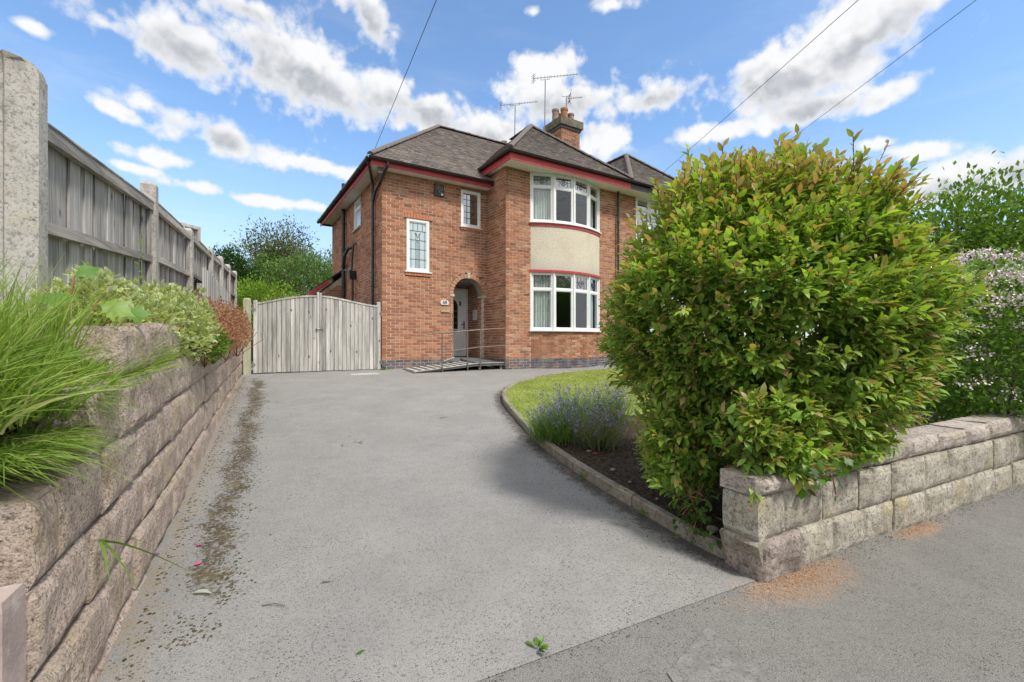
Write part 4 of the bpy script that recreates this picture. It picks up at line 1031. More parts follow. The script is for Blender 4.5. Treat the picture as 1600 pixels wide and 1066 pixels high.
# ---- roofs
TILE_COL = [(.20, .178, .165), (.235, .205, .19), (.175, .158, .15), (.26, .22, .2), (.215, .19, .175), (.27, .225, .195)]
def roof_slope(parent, E, A, Bv, poly, gauge=.1, tw=.165, seed=0, tint=1.0):
    """tiles laid in courses on a slope; poly in (along, up) metres"""
    prng = np.random.default_rng(seed); E = np.array(E, float); A = np.array(A, float); Bv = np.array(Bv, float); Nn = np.cross(A, Bv)
    if Nn[2] < 0: Nn = -Nn
    ymax = max(p[1] for p in poly); rows = int(ymax/gauge); m = MB()
    def span(y):
        xs = []
        for i in range(len(poly)):
            (x0, y0), (x1, y1) = poly[i], poly[(i+1) % len(poly)]
            if (y0-y)*(y1-y) < 0 or y0 == y: 
                if y0 != y1: xs.append(x0+(x1-x0)*(y-y0)/(y1-y0))
        return (min(xs), max(xs)) if len(xs) > 1 else None
    V = []; F = []; Cc = []
    for r in range(rows):
        y = r*gauge; sp = span(y+gauge*.5)
        if not sp: continue
        x = math.floor(sp[0]/tw)*tw-(tw/2 if r % 2 else 0)
        while x < sp[1]:
            a = max(x+.0015, sp[0]-.02); b = min(x+tw-.0015, sp[1]+.02)
            if b-a > .03:
                l = prng.uniform(-.002, .003); sk = prng.uniform(-.002, .002); o = len(V)
                for (q, yy, hgt) in ((a, y+sk, .030+l), (b, y-sk, .030+l+prng.uniform(-.0015, .0015)), (b, y+gauge*1.25, .012), (a, y+gauge*1.25, .012)):
                    V.append(E+A*q+Bv*yy+Nn*hgt)
                for (q, yy, hgt) in ((a, y+sk, .014+l), (b, y-sk, .014+l)): V.append(E+A*q+Bv*yy+Nn*hgt)
                F += [(o, o+1, o+2, o+3), (o+4, o+5, o+1, o)]
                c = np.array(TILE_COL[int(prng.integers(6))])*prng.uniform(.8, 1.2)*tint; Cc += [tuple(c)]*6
            x += tw
    o = mk('tiles', V, F, MAT['tile'], parent, Cc); stuff(o); return o
RT = bpy.data.meshes.new('ridge_tile')
q = MB(); n = 7; V = []
for x in (0, .30):
    for k in range(n+1):
        t = math.pi*k/n; V.append((x, .08*math.cos(t), .065*math.sin(t)+(.008 if x else 0)))
q.add(V, [(k, k+1, n+1+k+1, n+1+k) for k in range(n)]+[tuple(range(n, -1, -1)), tuple(range(n+1, 2*n+2))], (.16, .14, .13)); oo = q.build('ridge_tile', MAT['tile']); RT = oo.data; bpy.data.objects.remove(oo)
def ridge(parent, p0, p1):
    p0 = Vector(p0); p1 = Vector(p1); d = p1-p0; L = d.length; n = max(1, int(L/.29)); d.normalize()
    x = d; z = Vector((0, 0, 1)); y = z.cross(x).normalized(); z2 = x.cross(y)
    M3 = Matrix((x, y, z2)).transposed().to_4x4()
    for i in range(n):
        o = ob('ridge_tile', RT, parent); mm = M3.copy(); mm.translation = p0+d*(L*i/n)+z2*.012+Vector((0, 0, random.uniform(-.004, .004))); o.matrix_local = mm
def slab(m, pts, th=.05):
    n = len(pts); V = [tuple(p) for p in pts]+[(p[0], p[1], p[2]-th) for p in pts]
    m.add(V, [tuple(range(n)), tuple(range(2*n-1, n-1, -1))]+[(i, n+i, n+(i+1) % n, (i+1) % n) for i in range(n)])
ME = 5.21; MR = 8.12; OV = .40; VR = 3.2; UA = 2.87    # main eave, ridge
eL, eF, eBk = -OV, -OV, 6.4+OV
WE = 5.66; WA = 7.66; wu0, wu1, wv0 = 2.80, 7.20, -1.63; WAu, WAv = 5.02, .68
PRT = 7.18
m = MB()
slab(m, [(eL, eF, ME), (PRT, eF, ME), (PRT, VR, MR), (UA, VR, MR)]); slab(m, [(eL, eBk, ME), (eL, eF, ME), (UA, VR, MR)]); slab(m, [(PRT, eBk, ME), (eL, eBk, ME), (UA, VR, MR), (PRT, VR, MR)])
roof = m.build('roof', MAT['deck'], HS)
cf = VR-eF; ln = math.hypot(cf, MR-ME)
roof_slope(roof, (eL, eF, ME), (1, 0, 0), (0, cf/ln, (MR-ME)/ln), [(0, 0), (PRT-eL, 0), (PRT-eL, ln), (UA-eL, ln)], seed=21)
cl = UA-eL; ll = math.hypot(cl, MR-ME)
roof_slope(roof, (eL, eBk, ME), (0, -1, 0), (cl/ll, 0, (MR-ME)/ll), [(0, 0), (eBk-eF, 0), (eBk-VR, ll)], seed=22)
ridge(roof, (eL, eF, ME+.03), (UA, VR, MR+.03)); ridge(roof, (UA, VR, MR+.03), (PRT, VR, MR+.03)); ridge(roof, (eL, eBk, ME+.03), (UA, VR, MR+.03))
def wing_roof(parent, mir):
    X = (lambda u: u) if not mir else (lambda u: 2*PRT-u)
    m = MB(); bv = 2.9
    pts1 = [(X(wu0), wv0, WE), (X(wu1-.02), wv0, WE), (X(WAu), WAv, WA)]; pts2 = [(X(wu0), bv, WE), (X(wu0), wv0, WE), (X(WAu), WAv, WA), (X(WAu), bv, WA)]
    pts3 = [(X(wu1-.02), wv0, WE), (X(wu1-.02), bv, WE), (X(WAu), bv, WA), (X(WAu), WAv, WA)]
    for p in (pts1, pts2, pts3): slab(m, p if not mir else p[::-1])
    wr = m.build('wing_roof', MAT['deck'], parent)
    c = WAv-wv0; l = math.hypot(c, WA-WE); sg = -1 if mir else 1
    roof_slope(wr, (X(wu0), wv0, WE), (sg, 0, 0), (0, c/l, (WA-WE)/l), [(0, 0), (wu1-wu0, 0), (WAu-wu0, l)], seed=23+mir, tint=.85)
    c2 = WAu-wu0; l2 = math.hypot(c2, WA-WE)
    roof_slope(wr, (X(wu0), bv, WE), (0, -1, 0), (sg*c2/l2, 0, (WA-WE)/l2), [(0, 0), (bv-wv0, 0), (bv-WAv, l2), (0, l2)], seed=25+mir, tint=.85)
    c3 = wu1-WAu; l3 = math.hypot(c3, WA-WE)
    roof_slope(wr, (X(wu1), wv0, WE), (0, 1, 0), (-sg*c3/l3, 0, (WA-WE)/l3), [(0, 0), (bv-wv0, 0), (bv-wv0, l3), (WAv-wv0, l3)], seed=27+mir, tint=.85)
    ridge(wr, (X(wu0), wv0, WE+.03), (X(WAu), WAv, WA+.03)); ridge(wr, (X(wu1), wv0, WE+.03), (X(WAu), WAv, WA+.03)); ridge(wr, (X(WAu), WAv, WA+.03), (X(WAu), 1.9, WA+.03))
    return wr
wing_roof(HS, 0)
# ---- eaves: soffit, fascia, gutters, pipes
def gutter(parent, pts, r=.058, mat='black'):
    m = MB(); n = 8
    prof = [(r*math.cos(math.pi+math.pi*k/n), r*math.sin(math.pi+math.pi*k/n)) for k in range(n+1)]+[((r-.006)*math.cos(2*math.pi-math.pi*k/n), (r-.006)*math.sin(2*math.pi-math.pi*k/n)) for k in range(n+1)]
    for a, b in zip(pts[:-1], pts[1:]):
        m.extr(prof, a, b)
        d = (Vector(b)-Vector(a)); L = d.length; k = max(1, int(L/1.0))
        for i in range(k+1):
            c = Vector(a)+d*(min(max(i/k, .02), .98)); dd = d.normalized()*.03
            m.extr([(x*1.13, z*1.13) for x, z in prof], c-dd, c+dd)
    return m.build('gutter', MAT[mat], parent)
so_z = 5.07
m = MB(); m.box(-OV+.06, 3.03, -OV+.06, .0, so_z, so_z+.012); m.box(-OV+.06, 0, .0, 6.4+OV-.06, so_z, so_z+.012); m.box(-OV+.06, 3.0, 6.4, 6.74, so_z, so_z+.012); soff = m.build('soffit', MAT['cream'], HS)
m = MB(); m.box(-OV+.04, 2.97, -OV+.04, -OV+.06, so_z-.035, so_z+.125); m.box(-OV+.04, -OV+.06, -OV+.061, 6.78, so_z-.035, so_z+.125); m.build('fascia', MAT['red'], HS)
gutter(HS, [(2.98, -OV-.03, ME-.01), (-OV-.05, -OV-.03, ME-.01)]); gutter(HS, [(-OV-.03, -OV-.05, ME-.012), (-OV-.03, 6.8, ME-.012)])
ws_z = 5.455
m = MB(); m.add([(wu0+.06, wv0+.06, ws_z), (wu1+.0, wv0+.06, ws_z), (wu1, -1.03, ws_z), (wu0+.06, -1.03, ws_z), (wu0+.06, wv0+.06, ws_z+.012), (wu1, wv0+.06, ws_z+.012), (wu1, -1.03, ws_z+.012), (wu0+.06, -1.03, ws_z+.012)], BOXF); m.box(wu0+.06, 3.03, -1.03, .12, ws_z, ws_z+.012); m.box(B0, B1, -1.05, -.6, ws_z-.0, ws_z+.01); m.build('wing_soffit', MAT['cream'], HS)
m = MB(); m.box(wu0+.04, wu1, wv0+.04, wv0+.06, ws_z-.03, ws_z+.15); m.box(wu0+.04, wu0+.06, wv0+.061, .12, ws_z-.03, ws_z+.15); m.build('wing_fascia', MAT['red'], HS)
gutter(HS, [(wu1+.1, wv0-.03, WE-.01), (wu0-.05, wv0-.03, WE-.01)]); gutter(HS, [(wu0-.03, wv0-.05, WE-.012), (wu0-.03, .0, WE-.012)])
def pipe(pts, r=.036, clips=(), name='downpipe'):
    m = MB(); m.tube(pts, r, 10)
    for c in clips: m.tube([(c[0], c[1], c[2]-.03), (c[0], c[1], c[2]+.03)], r*1.3, 10)
    return m.build(name, MAT['black'], HS)
pipe([(.02, -OV-.03, ME-.06), (.02, -OV-.02, ME-.16), (-.07, .35, 4.62), (-.07, .60, 4.40), (-.07, .62, 4.2), (-.07, .62, .0)], .036, [(-.07, .62, 3.7), (-.07, .62, 2.2), (-.07, .62, .9)])
pipe([(-OV-.0, -.2, ME-.06), (-OV+.05, -.15, 5.0), (-.07, .62, 4.9), (-.07, .62, 4.3)], .036)
pipe([(-.09, 4.08, .0), (-.09, 4.08, 5.9)], .058, [(-.09, 4.08, 3.75), (-.09, 4.08, 3.2), (-.09, 4.08, 4.6)], 'soil_pipe')
pipe([(-.09, 4.08, 3.1), (-.16, 3.6, 3.45), (-.13, 3.2, 3.62), (.0, 3.05, 3.66)], .05, (), 'waste_pipe')
pipe([(.0, 2.62, 3.68), (-.10, 2.62, 3.66), (-.12, 2.72, 3.2), (-.12, 2.75, 2.9)], .028, (), 'waste_pipe')
pipe([(-.10, 3.9, 3.05), (-.12, 3.2, 2.92), (-.12, 2.85, 2.9)], .024, (), 'waste_pipe')
pipe([(-.10, 2.75, 2.65), (-.10, 2.75, .0)], .034, [(-.1, 2.75, 2.2)])
m = MB(); m.add([(-.19, 2.68, 2.62), (-.02, 2.68, 2.62), (-.02, 2.82, 2.62), (-.19, 2.82, 2.62), (-.22, 2.64, 2.86), (-.01, 2.64, 2.86), (-.01, 2.86, 2.86), (-.22, 2.86, 2.86)], BOXF); m.build('hopper', MAT['black'], HS)
pipe([(7.12, -1.12, 5.5), (7.12, -1.12, .0)], .036, [(7.12, -1.12, 4.5), (7.12, -1.12, 2.5)])
# lean-to at the back of the side wall
LT = MB(); LT.box(-.95, -.0, 4.42, 6.3, -.1, 2.15)
lean = LT.build('lean_to', MAT['mortar'], HS)
mm_, bl = brickwork(lambda t: (-.95+t, 4.42, 0, -1), .93, -.1, 2.15, lambda z: [(.14, .5)] if 1.3 < z < 2.1 else [])
pr = np.random.default_rng(9); bm_ = MB()
for b in bl: brick_faces(bm_, lambda t: (-.95+t, 4.42, 0, -1), b, pick(1, pr, 0), pr)
z = 2.15
for (z0, a0) in ((2.15, .12), (2.225, .24), (2.30, .36), (2.375, .48), (2.45, .58), (2.525, .68)):
    t = a0
    while t < .93:
        brick_faces(bm_, lambda t: (-.95+t, 4.42, 0, -1), (t, min(t+.215, .93), z0+.005, z0+.07), pick(1, pr, 0), pr); t += .225
stuff(bm_.build('brickwork', MAT['brick'], lean))
m = MB(); m.add([(-.95, 4.425, 2.15), (0, 4.425, 2.15), (0, 6.3, 2.15), (-.95, 6.3, 2.15), (-.90, 4.425, 2.2), (0, 4.425, 2.95), (0, 6.3, 2.95), (-.90, 6.3, 2.2)], BOXF); m.build('gable', MAT['mortar'], lean)
m = MB(); m.add([(-1.12, 4.28, 2.30), (-.0, 4.28, 3.12), (-.0, 6.4, 3.12), (-1.12, 6.4, 2.30), (-1.12, 4.28, 2.34), (-.0, 4.28, 3.18), (-.0, 6.4, 3.18), (-1.12, 6.4, 2.34)], BOXF); m.build('lean_to_roof', MAT['deck'], lean)
m = MB(); m.add([(-1.12, 4.25, 2.14), (-.5, 4.25, 2.60), (-.5, 4.275, 2.60), (-1.12, 4.275, 2.14), (-1.12, 4.25, 2.29), (-.5, 4.25, 2.745), (-.5, 4.275, 2.745), (-1.12, 4.275, 2.29)], BOXF); m.build('bargeboard', MAT['red'], lean)
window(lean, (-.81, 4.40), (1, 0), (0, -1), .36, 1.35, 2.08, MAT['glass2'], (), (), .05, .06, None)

# ---- fittings on the front
m = MB(); m.box(1.40, 1.66, -.06, -.005, 4.66, 4.97); al = m.build('alarm_box', MAT['alarm'], HS)
m = MB()
for (x, z) in ((1.465, 4.88), (1.53, 4.84), (1.59, 4.88), (1.50, 4.92), (1.56, 4.78)):
    m.tube([(x+.035*math.cos(t*.6), -.066, z+.045*math.sin(t*.6)) for t in range(11)], .007, 5)
m.build('grille_scroll', MAT['metal'], al)
m = MB(); m.tube([(1.60, -.06, 4.70), (1.60, -.085, 4.70)], .03, 10); m.build('lamp', MAT['white'], al)
m = MB(); m.tube([(-.06, -.17, 5.06), (-.06, -.12, 4.9)], .02, 6); m.box(-.15, -.02, -.2, -.12, 4.92, 5.1); m.build('cable_bracket', MAT['metal'], HS)
def plaque(x, z, pts, mat): 
    V = [(x+a, -.03, z+b) for a, b in pts]+[(x+a, -.007, z+b) for a, b in pts]; n = len(pts)
    return mk('plaque', V, [tuple(range(n)), tuple(range(2*n-1, n-1, -1))]+[(i, n+i, n+(i+1) % n, (i+1) % n) for i in range(n)], mat, HS)
def text(parent, s, size, x, z, y, mat):
    cu = bpy.data.curves.new('lettering', 'FONT'); cu.body = s; cu.size = size; cu.align_x = 'CENTER'; cu.align_y = 'CENTER'; cu.extrude = .002
    t = bpy.data.objects.new('lettering', cu); COL.objects.link(t); dg = bpy.context.evaluated_depsgraph_get(); dg.update()
    me = bpy.data.meshes.new_from_object(t.evaluated_get(dg)); bpy.data.objects.remove(t)
    me.materials.clear(); me.materials.append(mat)
    o = ob('lettering', me, parent, (x, y, z)); o.rotation_euler = (R(90), 0, 0); return o
pq = plaque(1.70, 1.80, [(-.105, -.065), (.105, -.065), (.125, 0), (.085, .06), (0, .085), (-.085, .06), (-.125, 0)], MAT['plate']); text(pq, '68', .13, 1.70, 1.80, -.034, MAT['ink'])
pq = plaque(1.72, 1.575, [(-.125, -.04), (.125, -.04), (.125, .04), (-.125, .04)], MAT['plate2'])

# ---- chimney stack on the party wall
CH = MB(); c0, c1, d0, d1 = 6.76, 7.60, 1.30, 2.15
def p_cf(t): return (c0+t, d0, 0, -1)
def p_cs(t): return (c0, d1-t, -1, 0)
ctop = 8.36
cm = MB(); cm.box(c0, c1, d0, d1, 6.5, ctop); stack = cm.build('chimney', MAT['mortar'], HS)
bm_ = MB(); pr = np.random.default_rng(31)
for pth, L in ((p_cf, c1-c0), (p_cs, d1-d0)):
    mo_, bl = brickwork(pth, L, 6.56, ctop, lambda z: [], 0, 0 if pth is p_cf else 1)
    for b in bl: brick_faces(bm_, pth, b, tuple(np.array(pick(9, pr, 0))*.8), pr)
stuff(bm_.build('brickwork', MAT['brick'], stack))
m = MB(); m.box(c0-.045, c1+.045, d0-.045, d1+.045, ctop+.001, ctop+.09); m.build('oversail', MAT['lead'], stack)
m = MB(); m.box(c0-.10, c1+.10, d0-.10, d1+.10, ctop+.092, ctop+.36)
m.add([(c0-.09, d0-.09, ctop+.361), (c1+.09, d0-.09, ctop+.361), (c1+.09, d1+.09, ctop+.361), (c0-.09, d1+.09, ctop+.361), (c0+.05, d0+.05, ctop+.42), (c1-.05, d0+.05, ctop+.42), (c1-.05, d1-.05, ctop+.42), (c0+.05, d1-.05, ctop+.42)], BOXF)
m.build('stack_head', MAT['mosscap'], stack)
def pot(x, y, z, h, r, mat, parent):
    n = 14; V = []; prof = [(r*1.05, 0), (r, .06), (r*.93, h*.8), (r*1.08, h*.82), (r*1.1, h), (r*.85, h), (r*.8, h*.4)]
    for rr, zz in prof:
        for k in range(n): V.append((x+rr*math.cos(2*math.pi*k/n), y+rr*math.sin(2*math.pi*k/n), z+zz))
    F = [(i*n+k, i*n+(k+1) % n, (i+1)*n+(k+1) % n, (i+1)*n+k) for i in range(len(prof)-1) for k in range(n)]+[tuple((len(prof)-1)*n+k for k in range(n))]
    return mk('chimney_pot', V, F, mat, parent, smooth=False)
pot(c0+.08, d0+.45, ctop+.40, .42, .125, MAT['potgrey'], stack); pot(c0+.33, d0+.25, ctop+.40, .44, .13, MAT['terracotta'], stack); pot(c0+.68, d0+.30, ctop+.40, .36, .115, MAT['potgrey'], stack); pot(c0+.40, d0+.62, ctop+.40, .42, .12, MAT['terracotta'], stack)
# rear stack peeping over the ridge
rc = MB(); rc.box(6.0, 6.5, 3.95, 4.6, 6.2, 8.42); rs = rc.build('rear_chimney', MAT['mortar'], HS)
pot(6.12, 4.2, 8.42, .34, .13, MAT['potgrey'], rs); pot(6.40, 4.2, 8.42, .26, .12, MAT['potgrey'], rs)

# ================================================================== ADJOINING HOUSE (mirror half)
NH = thing('adjoining_house', 'adjoining half of the brick semi behind the big shrub, with dark gutters and white window', 'house', tuple(hxy(PRT, 0))+(HZ,), HA)
sh = PRT
def p_n(t): return (t+.0, -1.03, 0, -1)
nw = make_wall('front_wall', NH, p_n, 4.15, -.11, 5.59, lambda z: [(7.98-sh, 10.53-sh)] if 1.0 < z < 5.5 and (z < 2.7 or z > 4.05) else [], .28, 0, 1, 41)
m = MB(); m.box(.08, 7.2, 6.3, 6.4, -.1, 5.2); m.box(7.1, 7.2, 0, 6.3, -.1, 5.2); m.box(4.15, 7.2, 0, .1, -.1, 5.1); m.build('inner_shell', MAT['mortar'], NH)
for (z0, z1, zt) in ((1.055, 2.68, 2.2), (4.075, 5.45, 5.07)):
    for k in range(4):
        window(NH, (7.98-sh+k*.6375+.004, -1.06), (1, 0), (0, -1), .63, z0, z1, MAT['glass2'], (zt,), (), .058, .07)
m = MB(); m.box(.8, 3.36, -1.08, -1.02, 2.70, 4.04); m.build('rendered_panel', MAT['render'], NH)
curt = MB(); curt.box(.85, 3.3, -.8, -.78, 4.1, 5.4); curt.box(.85, 2.0, -.8, -.78, 1.1, 2.65); curt.build('curtain', MAT['curtain'], NH)
HSsave = HS
def shiftwing():
    holder = NH
    # mirrored wing roof, expressed in the adjoining house's own frame
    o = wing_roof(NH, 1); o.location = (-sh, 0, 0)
shiftwing()
m = MB(); slab(m, [(0, eF, ME), (7.6, eF, ME), (4.3, VR, MR), (0, VR, MR)]); slab(m, [(7.6, eBk, ME), (0, eBk, ME), (0, VR, MR), (4.3, VR, MR)]); slab(m, [(7.6, eF, ME), (7.6, eBk, ME), (4.3, VR, MR)]); nr = m.build('roof', MAT['deck'], NH)
roof_slope(nr, (0, eF, ME), (1, 0, 0), (0, cf/ln, (MR-ME)/ln), [(0, 0), (7.6, 0), (4.3, ln), (0, ln)], seed=51)
ridge(nr, (0, VR, MR+.03), (4.3, VR, MR+.03))
m = MB(); m.box(.03, 4.5, wv0+.06, -1.03, ws_z, ws_z+.012); m.build('soffit', MAT['cream'], NH)
m = MB(); m.box(.03, 4.4, wv0+.04, wv0+.06, ws_z-.03, ws_z+.15); m.build('fascia', MAT['black'], NH)
gutter(NH, [(4.45, wv0-.03, WE-.01), (.14, wv0-.03, WE-.01)])

# ================================================================== WHEELCHAIR RAMP
RA = thing('access_ramp', 'grey access ramp with pale strips and thin brown handrail at the porch', 'ramp', tuple(hxy(.5, -.98))+(.56,), HA)
def rl(u, v, z): return (u-.5, v+.98, z-.56)
def rz(u): return .60+.18*max(0, min(1, (u-.5)/1.7))+.0
m = MB()
m.add([rl(.48, -.98, .565), rl(2.2, -.98, .70), rl(2.2, -.12, .70), rl(.48, -.12, .60), rl(.48, -.98, .60), rl(2.2, -.98, .765), rl(2.2, -.12, .79), rl(.48, -.12, .64)], BOXF)
deck = m.build('ramp_deck', MAT['deckgrey'], RA)
m = MB(); m.add([rl(2.2, -.98, .70), rl(3.0, -.98, .70), rl(3.0, .1, .80), rl(2.2, .1, .80), rl(2.2, -.98, .766), rl(3.0, -.98, .766), rl(3.0, .1, .872), rl(2.2, .1, .872)], BOXF); m.add([rl(1.95, -.02, .70), rl(2.19, -.02, .70), rl(2.19, .1, .8), rl(1.95, .1, .8), rl(1.95, -.02, .80), rl(2.19, -.02, .80), rl(2.19, .1, .87), rl(1.95, .1, .87)], BOXF)
m.build('landing', MAT['deckgrey'], RA)
for i in range(9):
    u = .56+i*.185; f = lambda u, v: .603+(.765-.60)*(u-.48)/1.72+(.04-.015*(u-.48)/1.72)*(v+.98)/.86+.004
    m = MB(); m.add([rl(u, -.95, f(u, -.95)-.004), rl(u+.06, -.95, f(u+.06, -.95)-.004), rl(u+.06, -.15, f(u+.06, -.15)-.004), rl(u, -.15, f(u, -.15)-.004), rl(u, -.95, f(u, -.95)+.003), rl(u+.06, -.95, f(u+.06, -.95)+.003), rl(u+.06, -.15, f(u+.06, -.15)+.003), rl(u, -.15, f(u, -.15)+.003)], BOXF); m.build('grip_strip', MAT['deckstrip'], RA)
m = MB(); m.tube([rl(.48, -.985, .60), rl(2.2, -.985, .765), rl(3.0, -.985, .766)], .018, 6); m.tube([rl(1.62, -.14, .80), rl(1.95, -.10, .90)], .022, 6); m.build('edge_rail', MAT['metal'], RA)
for u in (1.20, 1.90, 2.27, 3.02):
    zb = .60 if u < 2.8 else .70; zt = 1.545+(u-1.19)*.075
    m = MB(); m.tube([rl(u, -1.01, zb-.02), rl(u, -1.01, zt)], .017, 8); m.tube([rl(u, -1.03, zb+.08), rl(u, -.97, zb+.08)], .012, 6); m.build('rail_post', MAT['railm'], RA)
m = MB(); m.tube([rl(.84, -1.01, 1.525), rl(1.2, -1.01, 1.55), rl(2.27, -1.01, 1.645), rl(3.02, -1.01, 1.69)], .018, 8); m.build('top_handrail', MAT['railm'], RA)
m = MB(); m.tube([rl(1.2, -1.01, 1.08), rl(2.27, -1.01, 1.195), rl(3.02, -1.01, 1.225)], .014, 8); m.build('middle_rail', MAT['railm'], RA)
for (u, v) in ((2.3, -.9), (2.95, -.9), (2.95, -.2)):
    m = MB(); m.box(*[rl(u, 0, 0)[0]-.03, rl(u, 0, 0)[0]+.03], rl(0, v, 0)[1]-.03, rl(0, v, 0)[1]+.03, -.02, .15); m.build('foot', MAT['metal'], RA)
m = MB(); m.tube([rl(2.5, -.95, .70), rl(2.95, -.7, .60)], .015, 6); m.build('brace', MAT['metal'], RA)

# ================================================================== AERIALS AND CABLES
def aerial(label, base, top, tip0, tip1, n, el, second=False):
    b = Vector(base); T = thing('tv_aerial', label, 'aerial', base, 0, 'television aerials on the chimneys')
    L = lambda p: tuple(Vector(p)-b)
    m = MB(); m.tube([L(base), L(top)], .02, 6); m.build('mast', MAT['alu'], T)
    m = MB(); t0 = Vector(tip0); t1 = Vector(tip1); m.tube([L(t0), L(t1)], .012, 6); m.build('boom', MAT['alu'], T)
    c = (t0+t1)/2; d = (t1-t0).normalized(); side = d.cross(Vector((0, 0, 1))).normalized()
    tp = Vector(top)
    m = MB(); m.tube([L(tp-d*.22+Vector((0, 0, .13))), L(tp-d*.22+Vector((0, 0, .03))), L(tp+d*.22+Vector((0, 0, .03))), L(tp+d*.22+Vector((0, 0, .16)))], .009, 5); m.build('cradle', MAT['alu'], T)
    for i in range(n):
        p = t0+(t1-t0)*((i+.3)/n); e = el*(1-.25*i/n); m = MB()
        m.tube([L(p-Vector((0, 0, e))), L(p+Vector((0, 0, e)))], .008, 5); m.build('element', MAT['alu'], T)
    m = MB(); p = t0+d*.02
    for s_ in (-1, 1):
        for q in (.35, 1): m.tube([L(p-side*.12+Vector((0, 0, s_*.12*q))), L(p+side*.12+Vector((0, 0, s_*.12*q)))], .008, 5)
    m.tube([L(p-Vector((0, 0, .17))), L(p+Vector((0, 0, .17)))], .010, 5); m.build('reflector', MAT['alu'], T)
    return T
def HW(u, v, z): p = hxy(u, v); return (p[0], p[1], z)
def at(px, py, Y): return ((px-800)/711*Y, Y, 1.35-(py-533)/711*Y)
aerial('tallest television aerial with a long boom beside the brick chimney', at(851, 205, 16.6), at(852, 126, 16.6), at(833, 123, 16.2), at(904, 116, 17.4), 14, .07)
aerial('long-boom television aerial on the rear chimney, leftmost of the three', at(804, 224, 17.9), at(805, 166, 17.9), at(782, 165, 17.6), at(840, 159, 18.4), 13, .05)
T = aerial('small television aerial with a crossed dipole above the chimney pots', at(884.5, 182, 16.9), at(885, 152, 16.9), at(889, 154, 16.9), at(910, 152, 17.2), 7, .06)
b = Vector(at(884.5, 182, 16.9)); m = MB(); m.tube([tuple(Vector(at(888, 162, 16.9))-b), tuple(Vector(at(893, 139, 16.9))-b)], .012, 5); m.tube([tuple(Vector(at(887, 150, 16.9))-b), tuple(Vector(at(892, 163, 16.9))-b)], .012, 5); m.build('dipole', MAT['alu'], T)
def cable(label, pts, r=.0055):
    P = [Vector(p) for p in pts]; out = []
    a, b = P[0], P[-1]; N = 24; sag = pts_sag = .012*(b-a).length
    for i in range(N+1):
        t = i/N; p = a.lerp(b, t); p.z -= 4*sag*t*(1-t)*.25; out.append(tuple(p-a))
    m = MB(); m.tube(out, r, 5); o = m.build('overhead_cable', MAT['cable'], None, loc=tuple(a)); tag(o, label, 'cable', 'overhead cables')
A = Vector(at(586, 232, 10.95)); Bp = Vector(at(680, 0, 6.6)); cable('overhead cable rising from the left eaves corner of the brick house', [A, A+(Bp-A)*4.2])
A = Vector(at(1036, 270, 15.0)); Bp = Vector(at(1335, 0, 7.4)); cable('overhead cable reaching the adjoining house above the big shrub', [A, A+(Bp-A)*2.6])
A = Vector(at(1270, 190, 12)); Bp = Vector(at(1520, 0, 8)); cable('overhead cable crossing the top right corner of the sky', [A+(A-Bp)*.8, A+(Bp-A)*3])

# ================================================================== PLANTS
LEAF_T = np.array([[0, 0, 0], [0, .35, .035], [0, .70, .02], [0, 1, -.09], [-.21, .30, .085], [-.17, .68, .06], [.21, .30, .085], [.17, .68, .06]])
LEAF_F = np.array([[0, 1, 4], [1, 5, 4], [1, 2, 5], [2, 3, 5], [0, 6, 1], [1, 6, 7], [1, 7, 2], [2, 7, 3]])
LEAF_S = np.array([[0, 0, 0], [-.24, .45, .07], [0, 1, -.04], [.24, .45, .07]]); LEAF_SF = np.array([[0, 2, 1], [0, 3, 2]])
LEAF_O = np.array([[0, 0, 0], [-.32, .35, .06], [-.22, .8, .03], [0, 1, -.05], [.22, .8, .03], [.32, .35, .06]]); LEAF_OF = np.array([[0, 3, 1], [1, 3, 2], [0, 5, 3], [5, 4, 3]])
def unit(a): return a/np.maximum(np.linalg.norm(a, axis=-1, keepdims=True), 1e-9)
def leaves(P, D, L, C, T=LEAF_T, TF=LEAF_F, wid=1.0, up=None, roll=.5, r=rng):
    n = len(P); D = unit(D); U = np.tile([0, 0, 1.0], (n, 1)) if up is None else up
    U = U+r.normal(0, roll, (n, 3)); S = unit(np.cross(D, U)); N = np.cross(S, D)
    L = np.asarray(L).reshape(-1, 1, 1)
    wd = np.asarray(wid).reshape(-1, 1, 1) if np.ndim(wid) else wid
    V = P[:, None, :]+L*(T[None, :, 0:1]*S[:, None, :]*wd+T[None, :, 1:2]*D[:, None, :]+T[None, :, 2:3]*N[:, None, :])
    k = len(T); F = TF[None]+(np.arange(n)*k)[:, None, None]
    Cc = np.repeat(np.asarray(C)[:, None, :], k, 1)
    return V.reshape(-1, 3), F.reshape(-1, 3), Cc.reshape(-1, 3)
def rdir(n, r=rng): return unit(r.normal(0, 1, (n, 3)))
def lump(Dn, off, k=2.2, a=.16):
    return np.array([1+a*mnoise.fractal(Vector(d)*k+Vector(off), 1.0, 2.0, 3) for d in Dn])
